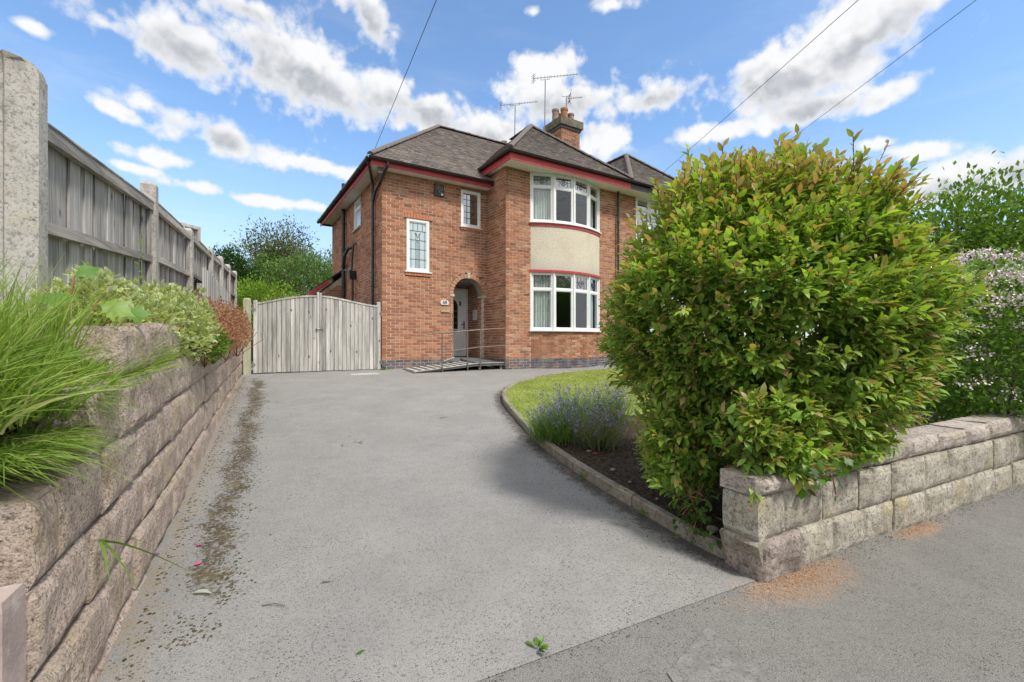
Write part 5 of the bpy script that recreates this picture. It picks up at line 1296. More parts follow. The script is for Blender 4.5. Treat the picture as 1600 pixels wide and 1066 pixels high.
def crown(name, parent, cen, rad, n, leaf, cols, mat, off=(0, 0, 0), depth=.35, T=LEAF_S, TF=LEAF_SF, tuft=8, spread=.10, lumpa=.25, lumpk=2.0, zmin=None, gap=.0, wid=1.0, seed=1, upb=.35):
    """leaf-sized faces in tufts through the volume of a lumpy crown; outline uneven, gaps left between clumps"""
    r = np.random.default_rng(seed); cen = np.array(cen); rad = np.array(rad); nt = n//tuft
    D = rdir(nt, r); rr = (1-depth*r.random(nt)**1.6)*lump(D, off, lumpk, lumpa)
    if gap:
        keep = np.array([mnoise.noise(Vector(d)*4.5+Vector(off)*2) > -gap2 for d, gap2 in zip(D, np.full(nt, 1-gap))]); D = D[keep]; rr = rr[keep]; nt = len(D)
    P = cen+D*rr[:, None]*rad
    if zmin is not None: k = P[:, 2] > zmin; P = P[k]; D = D[k]; nt = len(P)
    tone = r.normal(0, 1, nt)*.13+1
    P2 = np.repeat(P, tuft, 0)+r.normal(0, spread, (nt*tuft, 3)); Dd = unit(np.repeat(D, tuft, 0)+r.normal(0, .7, (nt*tuft, 3))+np.array([0, 0, upb]))
    ci = r.integers(0, len(cols), nt*tuft); C = np.array(cols)[ci]*np.repeat(tone, tuft)[:, None]*r.uniform(.85, 1.15, (nt*tuft, 1))
    V, F, Cc = leaves(P2, Dd, leaf*r.uniform(.7, 1.25, nt*tuft), C, T, TF, wid, r=r)
    return mk(name, V, F, mat, parent, Cc)
def limbs(parent, paths, mat, name='branch', seg=7):
    for pts, r0, r1 in paths:
        m = MB(); m.tube(pts, r0, seg, True, None, r1); m.build(name, mat, parent, smooth=True)
def wander(p, d, L, n, jit, r):
    p = np.array(p, float); d = np.array(d, float); out = [tuple(p)]
    for i in range(n):
        d = unit(d+r.normal(0, jit, 3)); p = p+d*L/n; out.append(tuple(p))
    return out

# ---- the big shrub on the corner: shoots with fresh bronze tips
def big_shrub():
    r = np.random.default_rng(5); bx, by = 1.75, 3.5; bz = gxy(bx, by)+.06
    T = thing('bronze_tipped_shrub', 'huge rounded green shrub with bronze shoot tips behind the corner of the garden wall', 'shrub', (bx, by, bz))
    cen = np.array([1.95, 3.60, 1.58]); rad = np.array([1.12, .92, 1.10]); base = np.array([bx, by, bz])
    ns = 3000; D = rdir(ns, r); D[:, 1] = np.where(r.random(ns) < .35, -np.abs(D[:, 1]), D[:, 1])
    f = lump(D, (3, 1, 7), 2.4, .15); dep = np.where(r.random(ns) < .72, r.uniform(.84, 1.0, ns), r.uniform(.45, .86, ns))
    tp = 1-.21*np.clip(D[:, 2], 0, 1)**1.3-.12*np.clip(-D[:, 2], 0, 1)
    P = cen+D*(dep*f)[:, None]*rad*np.stack([tp*1.06, tp*1.06, np.ones(ns)], 1)
    # skirt: shoots hanging over the wall and towards the drive
    ks = 330; a = r.uniform(0, 1, ks); Ps = np.stack([1.42+1.15*a+r.normal(0, .06, ks), 2.60+.56*a+r.normal(0, .09, ks)+.10, .60+.35*r.random(ks)**1.5], 1)
    Ds = unit(np.stack([r.normal(-.25, .5, ks), -.7+r.normal(0, .3, ks), r.normal(-.05, .3, ks)], 1))
    kl = 200; Pl = np.stack([1.02+r.uniform(0, .55, kl), 3.15+r.uniform(-.1, .5, kl), .30+r.uniform(0, .6, kl)], 1); Dl = unit(np.stack([-.7+r.normal(0, .3, kl), -.35+r.normal(0, .4, kl), r.normal(.0, .35, kl)], 1))
    P = np.concatenate([P, Ps, Pl]); D = np.concatenate([D, Ds, Dl]); dep = np.concatenate([dep, np.full(ks+kl, .95)])
    g = np.array([gxy(p[0], p[1]) for p in P]); k = (P[:, 2] > g+.25) & ~((np.abs((P[:, 0]-1.95)) < .13) & (np.abs(P[:, 2]-1.38) < .10))
    P, D, dep = P[k], D[k], dep[k]; ns = len(P)
    gr = unit(D*.75+np.array([0, 0, .55])+r.normal(0, .28, (ns, 3))); SL = r.uniform(.16, .34, ns)*np.where(P[:, 2] > 2.2, 1.3, 1)*np.where(r.random(ns) < .10, 1.35, 1)
    A = []; 
    nl = 17
    LP, LD, LL, LC, LW_ = [], [], [], [], []
    green = np.array([(.19, .34, .055), (.23, .40, .065), (.28, .45, .085), (.15, .29, .05), (.33, .47, .11)]); bronze = np.array([(.46, .28, .15), (.40, .31, .10), (.50, .35, .21), (.34, .33, .08)])
    out = dep > .84
    tone = np.clip(r.normal(1, .12, ns), .7, 1.3)
    for j in range(nl):
        t = .08+.92*j/(nl-1); p = P+gr*(SL*t)[:, None]-gr*(SL*.45)[:, None]
        ang = j*2.4+r.uniform(0, 6.28, ns)*0+np.arange(ns)*1.7
        e1 = unit(np.cross(gr, np.tile([.3, .2, .9], (ns, 1)))); e2 = np.cross(gr, e1); rad_ = e1*np.cos(ang)[:, None]+e2*np.sin(ang)[:, None]
        d = rad_*(1.05-.6*t)+gr*(.30+.65*t)+np.array([0, 0, -.22]); tip = (t > (.80-.22*(P[:, 2] > 2.2))) & out & (r.random(ns) < np.where(P[:, 2] > 2.1, .66, .34))
        L = r.uniform(.045, .098, ns)*(1.0 if t < .75 else 1.18-.55*(t-.5))
        c = green[r.integers(0, 5, ns)]; fresh = np.clip((t-.35)*1.3, 0, 1)*out
        c = c*(1-.45*fresh)[:, None]+np.array([.34, .44, .08])*(.45*fresh)[:, None]
        c = np.where(tip[:, None], bronze[r.integers(0, 4, ns)]*.8+c*.2, c)*tone[:, None]
        LP.append(p); LD.append(d); LL.append(L); LC.append(c)
    LP = np.concatenate(LP); LD = np.concatenate(LD); LL = np.concatenate(LL); LC = np.concatenate(LC)
    LD = unit(LD); view = unit(np.array([0, 0, 1.35])-LP); dist = np.linalg.norm(LP-np.array([0, 0, 1.35]), axis=1)
    order = np.argsort(dist); solo = order[40:12000:40][:299]; mask = np.ones(len(LP), bool); mask[solo] = False
    V, F, C = leaves(LP[mask], LD[mask], LL[mask], LC[mask], r=r, roll=.35)
    stuff(mk('foliage', V-base, F, MAT['leaf'], T, C))
    var = []
    for c in list(green)+list(bronze):
        o = mk('leaf', LEAF_T, LEAF_F, MAT['leaf'], None, np.tile(c, (8, 1))); var.append(o.data); bpy.data.objects.remove(o)
    for i in solo:
        d = Vector(LD[i]); s = d.cross(Vector((r.normal(0, .3), r.normal(0, .3), 1))).normalized(); n = s.cross(d)
        mt = Matrix((s, d, n)).transposed().to_4x4(); L = LL[i]
        best = int(np.argmin([np.abs(np.array(c)-LC[i]).sum() for c in list(green)+list(bronze)]))
        o = ob('leaf', var[best], T); mt = mt @ Matrix.Diagonal((L, L, L, 1)); mt.translation = Vector(LP[i]-base); o.matrix_local = mt
    # shoot stems
    m = MB()
    for i in range(ns):
        if dep[i] < .6: continue
        p0 = P[i]-gr[i]*SL[i]*.6; p1 = P[i]+gr[i]*SL[i]*.56; m.tube([tuple(p0-base), tuple(p1-base)], .0032, 3, False)
    stuff(m.build('shoot_stems', MAT['twig'], T))
    pth = []
    for k in range(13):
        q = np.array([r.normal(0, .10), r.normal(0, .10), 0]); tgt = cen+rdir(1, r)[0]*rad*.5; tgt[2] = max(tgt[2], 1.1); st = base+q
        mid = (st+tgt)/2+np.array([r.normal(0, .1), r.normal(0, .1), -.15]); pth.append(([tuple(st-base), tuple((st*.6+mid*.4)-base), tuple(mid-base), tuple(tgt-base)], .022, .007))
        for q2 in range(3):
            e = tgt+r.normal(0, .16, 3); pth.append(([tuple(mid-base), tuple((mid+e)/2+r.normal(0, .04, 3)-base), tuple(e-base)], .010, .004))
    limbs(T, pth, MAT['bark'])
big_shrub()

# ---- ivy and sycamore seedlings at the foot of the corner
def lobed(n=5):
    pts = [(0, 0)]; tips = [(-1.9, .55), (-1.0, .82), (0, 1.0), (1.0, .82), (1.9, .55)]
    for i, (a, l) in enumerate(tips):
        if i: pm = (tips[i-1][0]+a)/2; pts.append((.5*math.sin(pm)*.78, .42+.5*math.cos(pm)*.78-.0))
        for da, k in ((-.22, .72), (0, 1.0), (.22, .72)): pts.append((l*k*math.sin(a+da)*.62, .38+l*k*math.cos(a+da)*.62))
    V = [(x, y, -.18*(x*x+(y-.4)**2)+.02*math.sin(9*x)) for x, y in pts]; c = len(V); V.append((0, .38, .0))
    F = [(c, i+1, i) for i in range(len(pts)-1)]+[(c, 0, len(pts)-1)]
    return np.array(V), np.array(F)
LOB, LOBF = lobed()
def leafy(name, label, cat, base, P, D, L, C, T_, TF_, mat, roll=.4, stems=True, seed=0, up=None, group=None):
    r = np.random.default_rng(seed); Tn = thing(name, label, cat, tuple(base), 0, group); base = np.array(base)
    if len(P) <= 60:
        for i in range(len(P)):
            V, F, Cc = leaves(P[i:i+1]-base, D[i:i+1], L[i:i+1], C[i:i+1], T_, TF_, 1.0, r=r, roll=roll, up=None if up is None else np.array([up], float)); mk('leaf', V, F, mat, Tn, Cc)
    else:
        V, F, Cc = leaves(P-base, D, L, C, T_, TF_, 1.0, r=r, roll=roll); stuff(mk('foliage', V, F, mat, Tn, Cc))
    return Tn
r = np.random.default_rng(12)
def vine(label, name, p0s, n, seed, T_=LOB, TF_=LOBF, L=(.05, .09), cols=((.07, .16, .025), (.10, .20, .03), (.06, .13, .02)), sp=(.12, .08, .12), down=-.2):
    r = np.random.default_rng(seed); P = np.array(p0s)[r.integers(0, len(p0s), n)]+r.normal(0, 1, (n, 3))*np.array(sp)
    D = unit(np.stack([r.normal(-.2, .5, n), r.normal(-.6, .4, n), r.normal(down, .4, n)], 1)); b = np.mean(P, 0); b[2] = P[:, 2].min()
    T = leafy(name, label, 'climber', b, P, D, r.uniform(L[0], L[1], n), np.array(cols)[r.integers(0, len(cols), n)], T_, TF_, MAT['leaf'], .5, seed=seed)
    m = MB(); 
    for i in range(10):
        q = P[r.integers(0, n)]-b; w = P[r.integers(0, n)]-b; m.tube([tuple(q), tuple((q+w)/2+r.normal(0, .02, 3)), tuple(w)], .004, 4, False)
    m.build('stem', MAT['twig'], T)
vine('ivy trailing over the coping stone at the wall corner', 'ivy', [tuple(wsxy(w, -.06))+(z,) for w, z in ((.45, .60), (.6, .62), (.75, .60), (.9, .64), (.55, .52), (.3, .66))], 46, 3, sp=(.09, .03, .05), down=-.5)
vine('dark ivy and bindweed growing up behind the end of the garden wall', 'ivy', [tuple(wsxy(w, s))+(z,) for w, s, z in ((.04, .36, .2), (.04, .40, .32), (.06, .42, .42), (.04, .38, .2), (.07, .47, .5), (.06, .5, .25))], 150, 4, LEAF_T, LEAF_F, (.035, .075), ((.06, .14, .02), (.08, .17, .025), (.05, .11, .02)), (.05, .07, .08), 0)
vine('sycamore seedling with lobed leaves below the big shrub', 'sycamore_seedling', [(1.36, 3.05, .46), (1.33, 3.1, .55), (1.30, 3.12, .50)], 16, 6, L=(.08, .13), cols=((.09, .20, .03), (.12, .24, .035)), sp=(.07, .05, .07))

# ---- pale pink flowering shrub to the right
def flower_shrub():
    bx, by = 5.2, 4.85; bz = gxy(bx, by)+.06; T = thing('flowering_shrub', 'dense green shrub covered in small pale pink flowers on the right edge', 'shrub', (bx, by, bz))
    cols = [(.13, .26, .04), (.17, .31, .05), (.21, .36, .06), (.11, .22, .04)]
    stuff(crown('foliage', T, (0, 0, 1.12), (1.05, .80, 1.0), 17000, .052, cols, MAT['leaf2'], (4, 2, 1), .45, LEAF_O, LEAF_OF, 9, .07, .16, 2.6, None, 0, 1.0, 6))
    r = np.random.default_rng(8); n = 2600; D = rdir(n, r); D = D[(D[:, 1] < .6)]; w = np.clip(.45+.9*D[:, 2], .08, 1); D = D[r.random(len(D)) < w]; n = len(D)
    keep = np.array([mnoise.noise(Vector(d)*3.1+Vector((1, 5, 2))) > -.16 for d in D]); D = D[keep]; n = len(D)
    P = np.array([0, 0, 1.12])+D*lump(D, (4, 2, 1), 2.6, .16)[:, None]*np.array([1.09, .84, 1.05]); k = 15
    P2 = np.repeat(P, k, 0)+r.normal(0, 1, (n*k, 3))*np.array([.05, .05, .025]); cc = np.array([(.74, .62, .66), (.80, .72, .74), (.66, .52, .58), (.82, .78, .77)])[r.integers(0, 4, n*k)]
    V, F, C = leaves(P2, np.repeat(D, k, 0)+r.normal(0, .8, (n*k, 3)), r.uniform(.017, .03, n*k), cc, LEAF_O, LEAF_OF, 1.3, r=r); stuff(mk('blossom', V, F, MAT['petal'], T, C))
    limbs(T, [([(q[0]*.1, q[1]*.1, 0), (q[0]*.4, q[1]*.4, .6), (q[0]*.8, q[1]*.8, 1.4)], .02, .006) for q in rdir(9, r)], MAT['bark'])
flower_shrub()
def tree(name, label, base, h, cr, n, leaf, cols, seed, trunk=.12, cz=.62, depth=.55, lumpa=.35, gap=0, group=None, cat='tree', mat='leaf2', spread=.16, nl=10, T_=LEAF_S, TF_=LEAF_SF, tuft=9, wid=1.0):
    T = thing(name, label, cat, tuple(base), 0, group); r = np.random.default_rng(seed)
    cen = np.array((0, 0, h*cz)); m = MB(); m.tube(wander((0, 0, -.1), (0, 0, 1), h*.72, 6, .06, r), trunk, 8, True, None, trunk*.3); m.build('trunk', MAT['bark'], T, smooth=True)
    pth = []
    for i in range(nl):
        z0 = h*r.uniform(.18, .55); d = rdir(1, r)[0]; d[2] = abs(d[2])*.7+.3; tgt = cen+unit(d)*np.array(cr)*r.uniform(.75, 1.0); a = np.array((0, 0, z0))
        pth.append(([tuple(a), tuple(a*.5+tgt*.5+r.normal(0, .06*h, 3)*.5+np.array((0, 0, .04*h))), tuple(tgt)], trunk*.35, trunk*.06))
    limbs(T, pth, MAT['bark'], 'limb', 5)
    o = crown('crown', T, cen, cr, n, leaf, cols, MAT[mat], tuple(r.uniform(0, 9, 3)), depth, T_, TF_, tuft, spread, lumpa, 2.3, .1 if h < 3 else h*.12, gap, wid, seed); stuff(o)
    return T
GR = [(.075, .16, .026), (.10, .20, .03), (.13, .24, .04), (.06, .13, .024)]
GL = [(.19, .31, .04), (.23, .36, .055), (.15, .26, .035)]
def gat(x, y): return (x, y, gxy(x, y)-.05)
tree('garden_tree', 'loose green leafy tree standing behind the pink flowering shrub', gat(8.6, 8.4), 3.9, (1.75, 1.6, 1.5), 17000, .12, [(.13, .24, .045), (.17, .29, .06), (.10, .19, .035)], 31, .07, .66, .8, .30, 0, spread=.17)
tree('dark_hedge_bush', 'dark green bush between the flowering shrub and the tree at the right', gat(8.3, 7.2), 2.9, (1.7, 1.2, 1.15), 8000, .08, [(.06, .13, .03), (.08, .16, .035)], 32, .06, .55, .5, .2, 0, cat='bush')
# ---- trees and bushes seen over the gates
tree('tall_open_tree', 'tall open-crowned tree with bare limbs rising above the gates', (-17.4, 34, .5), 9.4, (2.75, 2.4, 2.5), 11000, .20, [(.12, .145, .08), (.14, .18, .09), (.17, .22, .09), (.10, .115, .07)], 33, .30, .72, .85, .4, 0, spread=.35, nl=34)
tree('ivy_clad_tree', 'narrow ivy-green tree in the middle of the tall open tree', (-17.3, 32.8, .5), 7.4, (1.4, 1.4, 2.7), 9000, .19, GR, 34, .2, .60, .5, .35)
tree('rounded_bush', 'large rounded grey-green bush behind the gates', (-12.6, 27, .5), 6.1, (3.05, 2.2, 2.5), 22000, .15, [(.10, .19, .05), (.14, .24, .075), (.20, .30, .11), (.08, .15, .045)], 35, .2, .56, .5, .2, cat='bush')
tree('yellow_green_bush', 'bright yellow-green bush beside the fence end beyond the gates', (-12.4, 22.4, .5), 3.9, (1.9, 1.5, 1.4), 14000, .12, GL, 36, .1, .6, .5, .3, cat='bush')
tree('lime_bush', 'lime green bush just over the top of the left gate leaf', (-9.4, 19.2, .5), 2.9, (1.35, 1.2, 1.0), 9000, .10, [(.17, .26, .04), (.2, .3, .05)], 37, .08, .6, .5, .25, cat='bush')
tree('small_lime_shrub', 'small lime shrub against the lean-to of the house', (-8.0, 20.5, .5), 3.1, (.75, .7, .75), 5000, .09, GL, 38, .05, .7, .5, .25, cat='shrub')
tree('dark_conifer', 'dark green conifer behind the far end of the tall fence', (-15.4, 24.5, 1.0), 5.2, (1.55, 1.4, 2.3), 16000, .15, [(.03, .075, .02), (.045, .10, .025), (.06, .12, .03)], 39, .14, .56, .5, .2)
tree('distant_tree', 'distant pale tree between the rounded bush and the house wall', (-14.2, 38, .5), 8.6, (2.8, 2.2, 2.6), 9000, .2, [(.12, .17, .06), (.15, .2, .08)], 40, .2, .66, .7, .3)
tree('background_hedge_tree', 'dense green tree behind the flowering shrub at the far right', gat(12.8, 10.2), 4.1, (2.2, 2, 1.6), 9000, .14, GR, 42, .12, .6, .5, .25)
red = MB()
# distant house roof
DH = thing('distant_house', 'distant house with a reddish-brown tiled roof under the tall tree', 'house', (-26.2, 46, 2.2), R(18))
m = MB(); m.box(-5, 5, 0, 7, 0, 3.6); m.build('wall', MAT['oppwall'], DH)
m = MB(); m.add([(-5.4, -.4, 3.55), (5.4, -.4, 3.55), (5.4, 7.4, 3.55), (-5.4, 7.4, 3.55), (-3.2, 3.4, 6.9), (3.2, 3.4, 6.9), (3.2, 3.6, 6.9), (-3.2, 3.6, 6.9)], BOXF); m.build('roof', M('distant_tile', (.26, .15, .11), .9, .25, 3, .3, 20), DH)

# ---- planted bank: long grass, sycamore, variegated shrub, red shrub
def blades(name, label, P, D, L, W, C, mat, cat=None, bend=.5, seed=0, parent=None, seg=4):
    r = np.random.default_rng(seed); n = len(P); D = unit(D); S = unit(np.cross(D, np.array([0, 0, 1.0])+r.normal(0, .5, (n, 3)))); g = np.array([0, 0, -1.0])
    H = unit(D*np.array([1, 1, .05])+1e-6); V = []; Ccs = []
    for k in range(seg+1):
        t = k/seg; c = P+D*(L*t)[:, None]+(H*.55+g*.75)*(L*bend*t**2.2)[:, None]; w = (W*(1-t**1.6)+.0004)[:, None]
        V.append(c-S*w); V.append(c+S*w); Ccs.append(C*(.8+.3*t)); Ccs.append(C*(.8+.3*t))
    V = np.stack(V, 1); K = 2*(seg+1); F = np.array([[2*k, 2*k+1, 2*k+3, 2*k+2] for k in range(seg)])
    F = F[None]+(np.arange(n)*K)[:, None, None]; Cc = np.stack(Ccs, 1)
    o = mk(name, V.reshape(-1, 3), F.reshape(-1, 4), mat, parent, Cc.reshape(-1, 3)); stuff(o)
    if label: tag(o, label, cat)
    return o
r = np.random.default_rng(15)
def long_grass():
    n = 6500; tuf = 210; tw = r.uniform(-3.48, -3.06, tuf); ts = r.beta(1.0, 1.4, tuf)*2.5+.12; i = r.integers(0, tuf, n)
    w = tw[i]+r.normal(0, .035, n); s = ts[i]+r.normal(0, .05, n); P = np.array([tuple(wsxy(a, b))+(bankz(a, b)-.02,) for a, b in zip(w, s)])
    lean = np.stack([bdv[0]*.16+r.normal(0, .42, n), bdv[1]*.16+r.normal(0, .42, n), np.full(n, 1.15)+r.normal(0, .25, n)], 1)
    L = r.uniform(.15, .34, n)*np.where(w < -3.26, 1.5, 1.0); C = np.array([(.19, .31, .05), (.24, .37, .065), (.30, .42, .09), (.13, .23, .04), (.42, .43, .20)])[r.choice(5, n, p=[.28, .27, .2, .17, .08])]
    blades('long_grass', 'long bright green grass spilling over the near end of the retaining wall', P, lean, L, r.uniform(.0022, .0052, n), C, MAT['blade'], 'grass', .45, 16)
    n = 2600; w = r.uniform(-3.46, -3.14, n); s = .15+2.3*r.random(n)**1.25; P = np.array([tuple(wsxy(a, b))+(bankz(a, b)-.02,) for a, b in zip(w, s)])
    blades('upright_grass', 'tall upright bright grass standing against the concrete post and fence', P, np.stack([r.normal(.05, .2, n), r.normal(-.03, .2, n), np.ones(n)], 1), r.uniform(.32, .66, n)*np.clip(1.15-.22*s, .6, 1), r.uniform(.002, .0048, n), np.array([(.20, .32, .05), (.25, .38, .07), (.31, .42, .10), (.15, .25, .045), (.42, .42, .2)])[r.choice(5, n, p=[.28, .28, .2, .16, .08])], MAT['blade'], 'grass', .22, 18)
    n = 1500; w = r.uniform(-3.2, -3.02, n); s = r.uniform(.12, .75, n); P = np.array([tuple(wsxy(a, b))+(.98 if b < .6 else 1.1,) for a, b in zip(w, s)])
    blades('hanging_grass', 'grass hanging down over the lowest near end of the retaining wall', P, np.stack([bdv[0]*.45+r.normal(0, .35, n), bdv[1]*.45+r.normal(0, .35, n), .75+r.normal(0, .3, n)], 1), r.uniform(.08, .21, n), r.uniform(.002, .0042, n), np.array([(.19, .31, .05), (.25, .38, .07), (.15, .25, .045), (.42, .40, .2)])[r.choice(4, n, p=[.35, .33, .22, .10])], MAT['blade'], 'grass', .95, 19)
    # tall seed stems
    n = 46; w = r.uniform(-3.4, -3.1, n); s = r.uniform(.3, 2.8, n); P = np.array([tuple(wsxy(a, b))+(bankz(a, b),) for a, b in zip(w, s)])
    blades('seed_stems', 'thin grass seed stems standing above the long grass', P, np.stack([r.normal(.12, .15, n), r.normal(0, .15, n), np.ones(n)], 1), r.uniform(.4, .72, n), np.full(n, .0022), np.tile((.22, .33, .08), (n, 1)), MAT['blade'], 'grass', .18, 17, seg=5)
long_grass()
def wall_tuft():
    b = wsxy(-2.93, .55); T = thing('grass_tuft', 'single grass tuft hanging from a joint low in the retaining wall', 'grass tuft', (b[0], b[1], .60))
    for k, (dx, dz, L) in enumerate(((.04, -.12, .13), (.0, -.3, .17), (.05, -.2, .13), (.08, .08, .11))):
        n = 1; D = np.array([[bdv[0]*(.2+dx)-bnv[0]*.35*(k-1.2), bdv[1]*(.2+dx)-bnv[1]*.35*(k-1.2), .25+dz]])
        o = blades('blade', None, np.array([[0, 0, .0]]), D, np.array([L]), np.array([.006]), np.array([(.16, .30, .05)]), MAT['blade'], None, 1.7, 20+k, T, 8); del o['kind']
wall_tuft()
# sycamore sapling by the concrete post
P = []; D = []; L = []
for (w, s, z, dl, l) in ((-3.22, 1.05, 1.63, (.6, -.6, -.35), .24), (-3.10, 1.15, 1.60, (.8, .3, -.4), .20), (-3.30, .95, 1.52, (-.3, -.8, -.3), .22), (-3.15, .9, 1.42, (.5, -.5, -.5), .2), (-3.05, 1.3, 1.55, (.9, .5, .0), .16), (-3.35, 1.1, 1.45, (-.6, -.3, -.2), .2), (-3.2, 1.2, 1.72, (.3, .4, .3), .14), (-3.12, 1.0, 1.33, (.7, -.2, -.4), .18), (-3.38, .75, 1.40, (-.2, -.8, -.3), .2), (-3.28, .62, 1.32, (.2, -.8, -.2), .17)):
    p = wsxy(w, s); P.append((p[0], p[1], z-.06)); D.append(dl); L.append(l*.8)
C = np.array([(.13, .27, .045), (.11, .24, .04), (.16, .30, .05), (.20, .33, .05)])[r.integers(0, 4, len(P))]
b = wsxy(-3.2, 1.05); T = leafy('sycamore_sapling', 'sycamore sapling with broad lobed leaves beside the stout concrete post', 'sapling', (b[0], b[1], 1.1), np.array(P), np.array(D, float), np.array(L), C, LOB, LOBF, MAT['leaf'], .25, seed=3, up=(.55, -.75, .7))
m = MB()
for p in P: m.tube([(0, 0, 0), tuple((np.array(p)-np.array([b[0], b[1], 1.1]))*.6+np.array([0, 0, .08])), tuple(np.array(p)-np.array([b[0], b[1], 1.1]))], .004, 5, False)
m.build('stem', MAT['twig'], T)
def mound(name, label, cat, centres, n, leaf, cols, seed, T_=LEAF_O, TF_=LEAF_OF, upb=.4, edgecol=None, wid=1.0):
    r = np.random.default_rng(seed); cs = [np.array(c[0]) for c in centres]; b = cs[0].copy(); b[2] = 1.1; T = thing(name, label, cat, tuple(b)); Vs, Fs, Cs, o = [], [], [], 0
    for (c, rad) in centres:
        k = int(n*rad[0]*rad[1]/sum(q[1][0]*q[1][1] for q in centres)); D = rdir(k, r); D[:, 2] = np.abs(D[:, 2])*np.where(r.random(k) < .8, 1, -.6); rr = (1-.4*r.random(k)**1.5)*lump(D, tuple(np.array(c)*3), 2.6, .3)
        loc = D*rr[:, None]*np.array(rad); ca_, sa_ = math.cos(BA), math.sin(BA)
        P = np.array(c)+np.stack([loc[:, 0]*ca_-loc[:, 1]*sa_, loc[:, 0]*sa_+loc[:, 1]*ca_, loc[:, 2]], 1)
        C = np.array(cols)[r.integers(0, len(cols), k)]*r.uniform(.8, 1.15, (k, 1))
        Dd = unit(D+r.normal(0, .6, (k, 3))+np.array([0, 0, upb])); L = leaf*r.uniform(.7, 1.3, k)
        st = np.random.default_rng(seed+1)
        V, F, Cc = leaves(P-b, Dd, L, C, T_, TF_, wid, r=r)
        if edgecol is not None:
            Cc = Cc.reshape(k, len(T_), 3); V2, F2, C2 = leaves(P-b+Dd*0.0+np.array([0, 0, -.0025]), Dd, L*1.12, np.tile(edgecol, (k, 1)), T_, TF_, wid*1.35, r=np.random.default_rng(1)); 
            # cream margin: rim vertices take the pale colour, the midrib keeps green
            rim = np.array([1, 2, 3, 4, 5]) if len(T_) == 6 else np.array([1, 2, 3]); Cc[:, rim[::2]] = np.array(edgecol)*r.uniform(.8, 1.1, (k, 1, 1)); Cc = Cc.reshape(-1, 3)
        Vs.append(V); Fs.append(F+o); Cs.append(Cc); o += len(V)
    stuff(mk('foliage', np.concatenate(Vs), np.concatenate(Fs), MAT['leaf'], T, np.concatenate(Cs)))
    m = MB()
    for (c, rad) in centres:
        for q in range(8):
            d = rdir(1, r)[0]; d[2] = abs(d[2]); e = np.array(c)+d*np.array(rad)*.85-b; st_ = np.array([c[0], c[1], 1.1])-b; m.tube([tuple(st_), tuple((st_+e)/2), tuple(e)], .005, 4, False)
    stuff(m.build('stems', MAT['twig'], T)); return T
def wp(w, s, z): p = wsxy(w, s); return (p[0], p[1], z)
mound('variegated_shrub', 'cream and green variegated shrub sprawling over the middle of the retaining wall', 'shrub', [(wp(-3.18, 2.3, 1.38), (.22, .6, .34)), (wp(-3.14, 3.0, 1.42), (.26, .6, .38)), (wp(-3.02, 2.9, 1.32), (.16, .5, .18)), (wp(-3.14, 3.6, 1.38), (.26, .45, .32)), (wp(-3.25, 1.7, 1.45), (.16, .5, .28))], 5600, .045, [(.14, .26, .05), (.18, .32, .07), (.11, .22, .04), (.24, .36, .11)], 51, edgecol=(.58, .63, .36))
mound('green_trailer', 'green leafy trailer hanging over the wall under the variegated shrub', 'shrub', [(wp(-2.98, 3.5, 1.24), (.15, .5, .16)), (wp(-2.98, 4.1, 1.28), (.15, .4, .17))], 1500, .04, [(.10, .21, .03), (.15, .26, .04)], 53)
mound('red_shrub', 'low russet-red leaved shrub on the bank in front of the pale fence', 'shrub', [(wp(-3.2, 3.9, 1.42), (.22, .5, .30)), (wp(-3.0, 4.3, 1.36), (.16, .6, .22)), (wp(-3.2, 4.6, 1.48), (.28, .6, .36)), (wp(-3.14, 5.4, 1.50), (.30, .8, .38)), (wp(-3.12, 6.6, 1.52), (.30, .9, .42)), (wp(-3.12, 8.0, 1.52), (.28, .8, .36)), (wp(-2.98, 5.3, 1.36), (.18, .7, .24)), (wp(-2.98, 6.9, 1.36), (.18, .9, .24))], 13000, .030, [(.44, .20, .17), (.38, .15, .13), (.52, .29, .25), (.32, .17, .12), (.36, .28, .13)], 52)
# tall weed stem against the fence
b = wp(-3.3, 2.75, 1.2); T = thing('tall_weed', 'tall pale green weed stem standing against the nearest fence panel', 'weed', b)
m = MB(); m.tube([(0, 0, 0), (.01, 0, .5), (.0, .02, 1.0)], .004, 5, True, (.22, .32, .10)); m.build('stem', MAT['blade'], T)
for k in range(12):
    z = .35+.055*k; th = k*2.4; V, F, Cc = leaves(np.array([[0, 0, z]]), np.array([[math.cos(th), math.sin(th), .45]]), np.array([.075-.003*k]), np.array([(.26, .36, .09)]), LEAF_T, LEAF_F, 1.0, r=r, roll=.1); mk('leaf', V, F, MAT['leaf'], T, Cc)

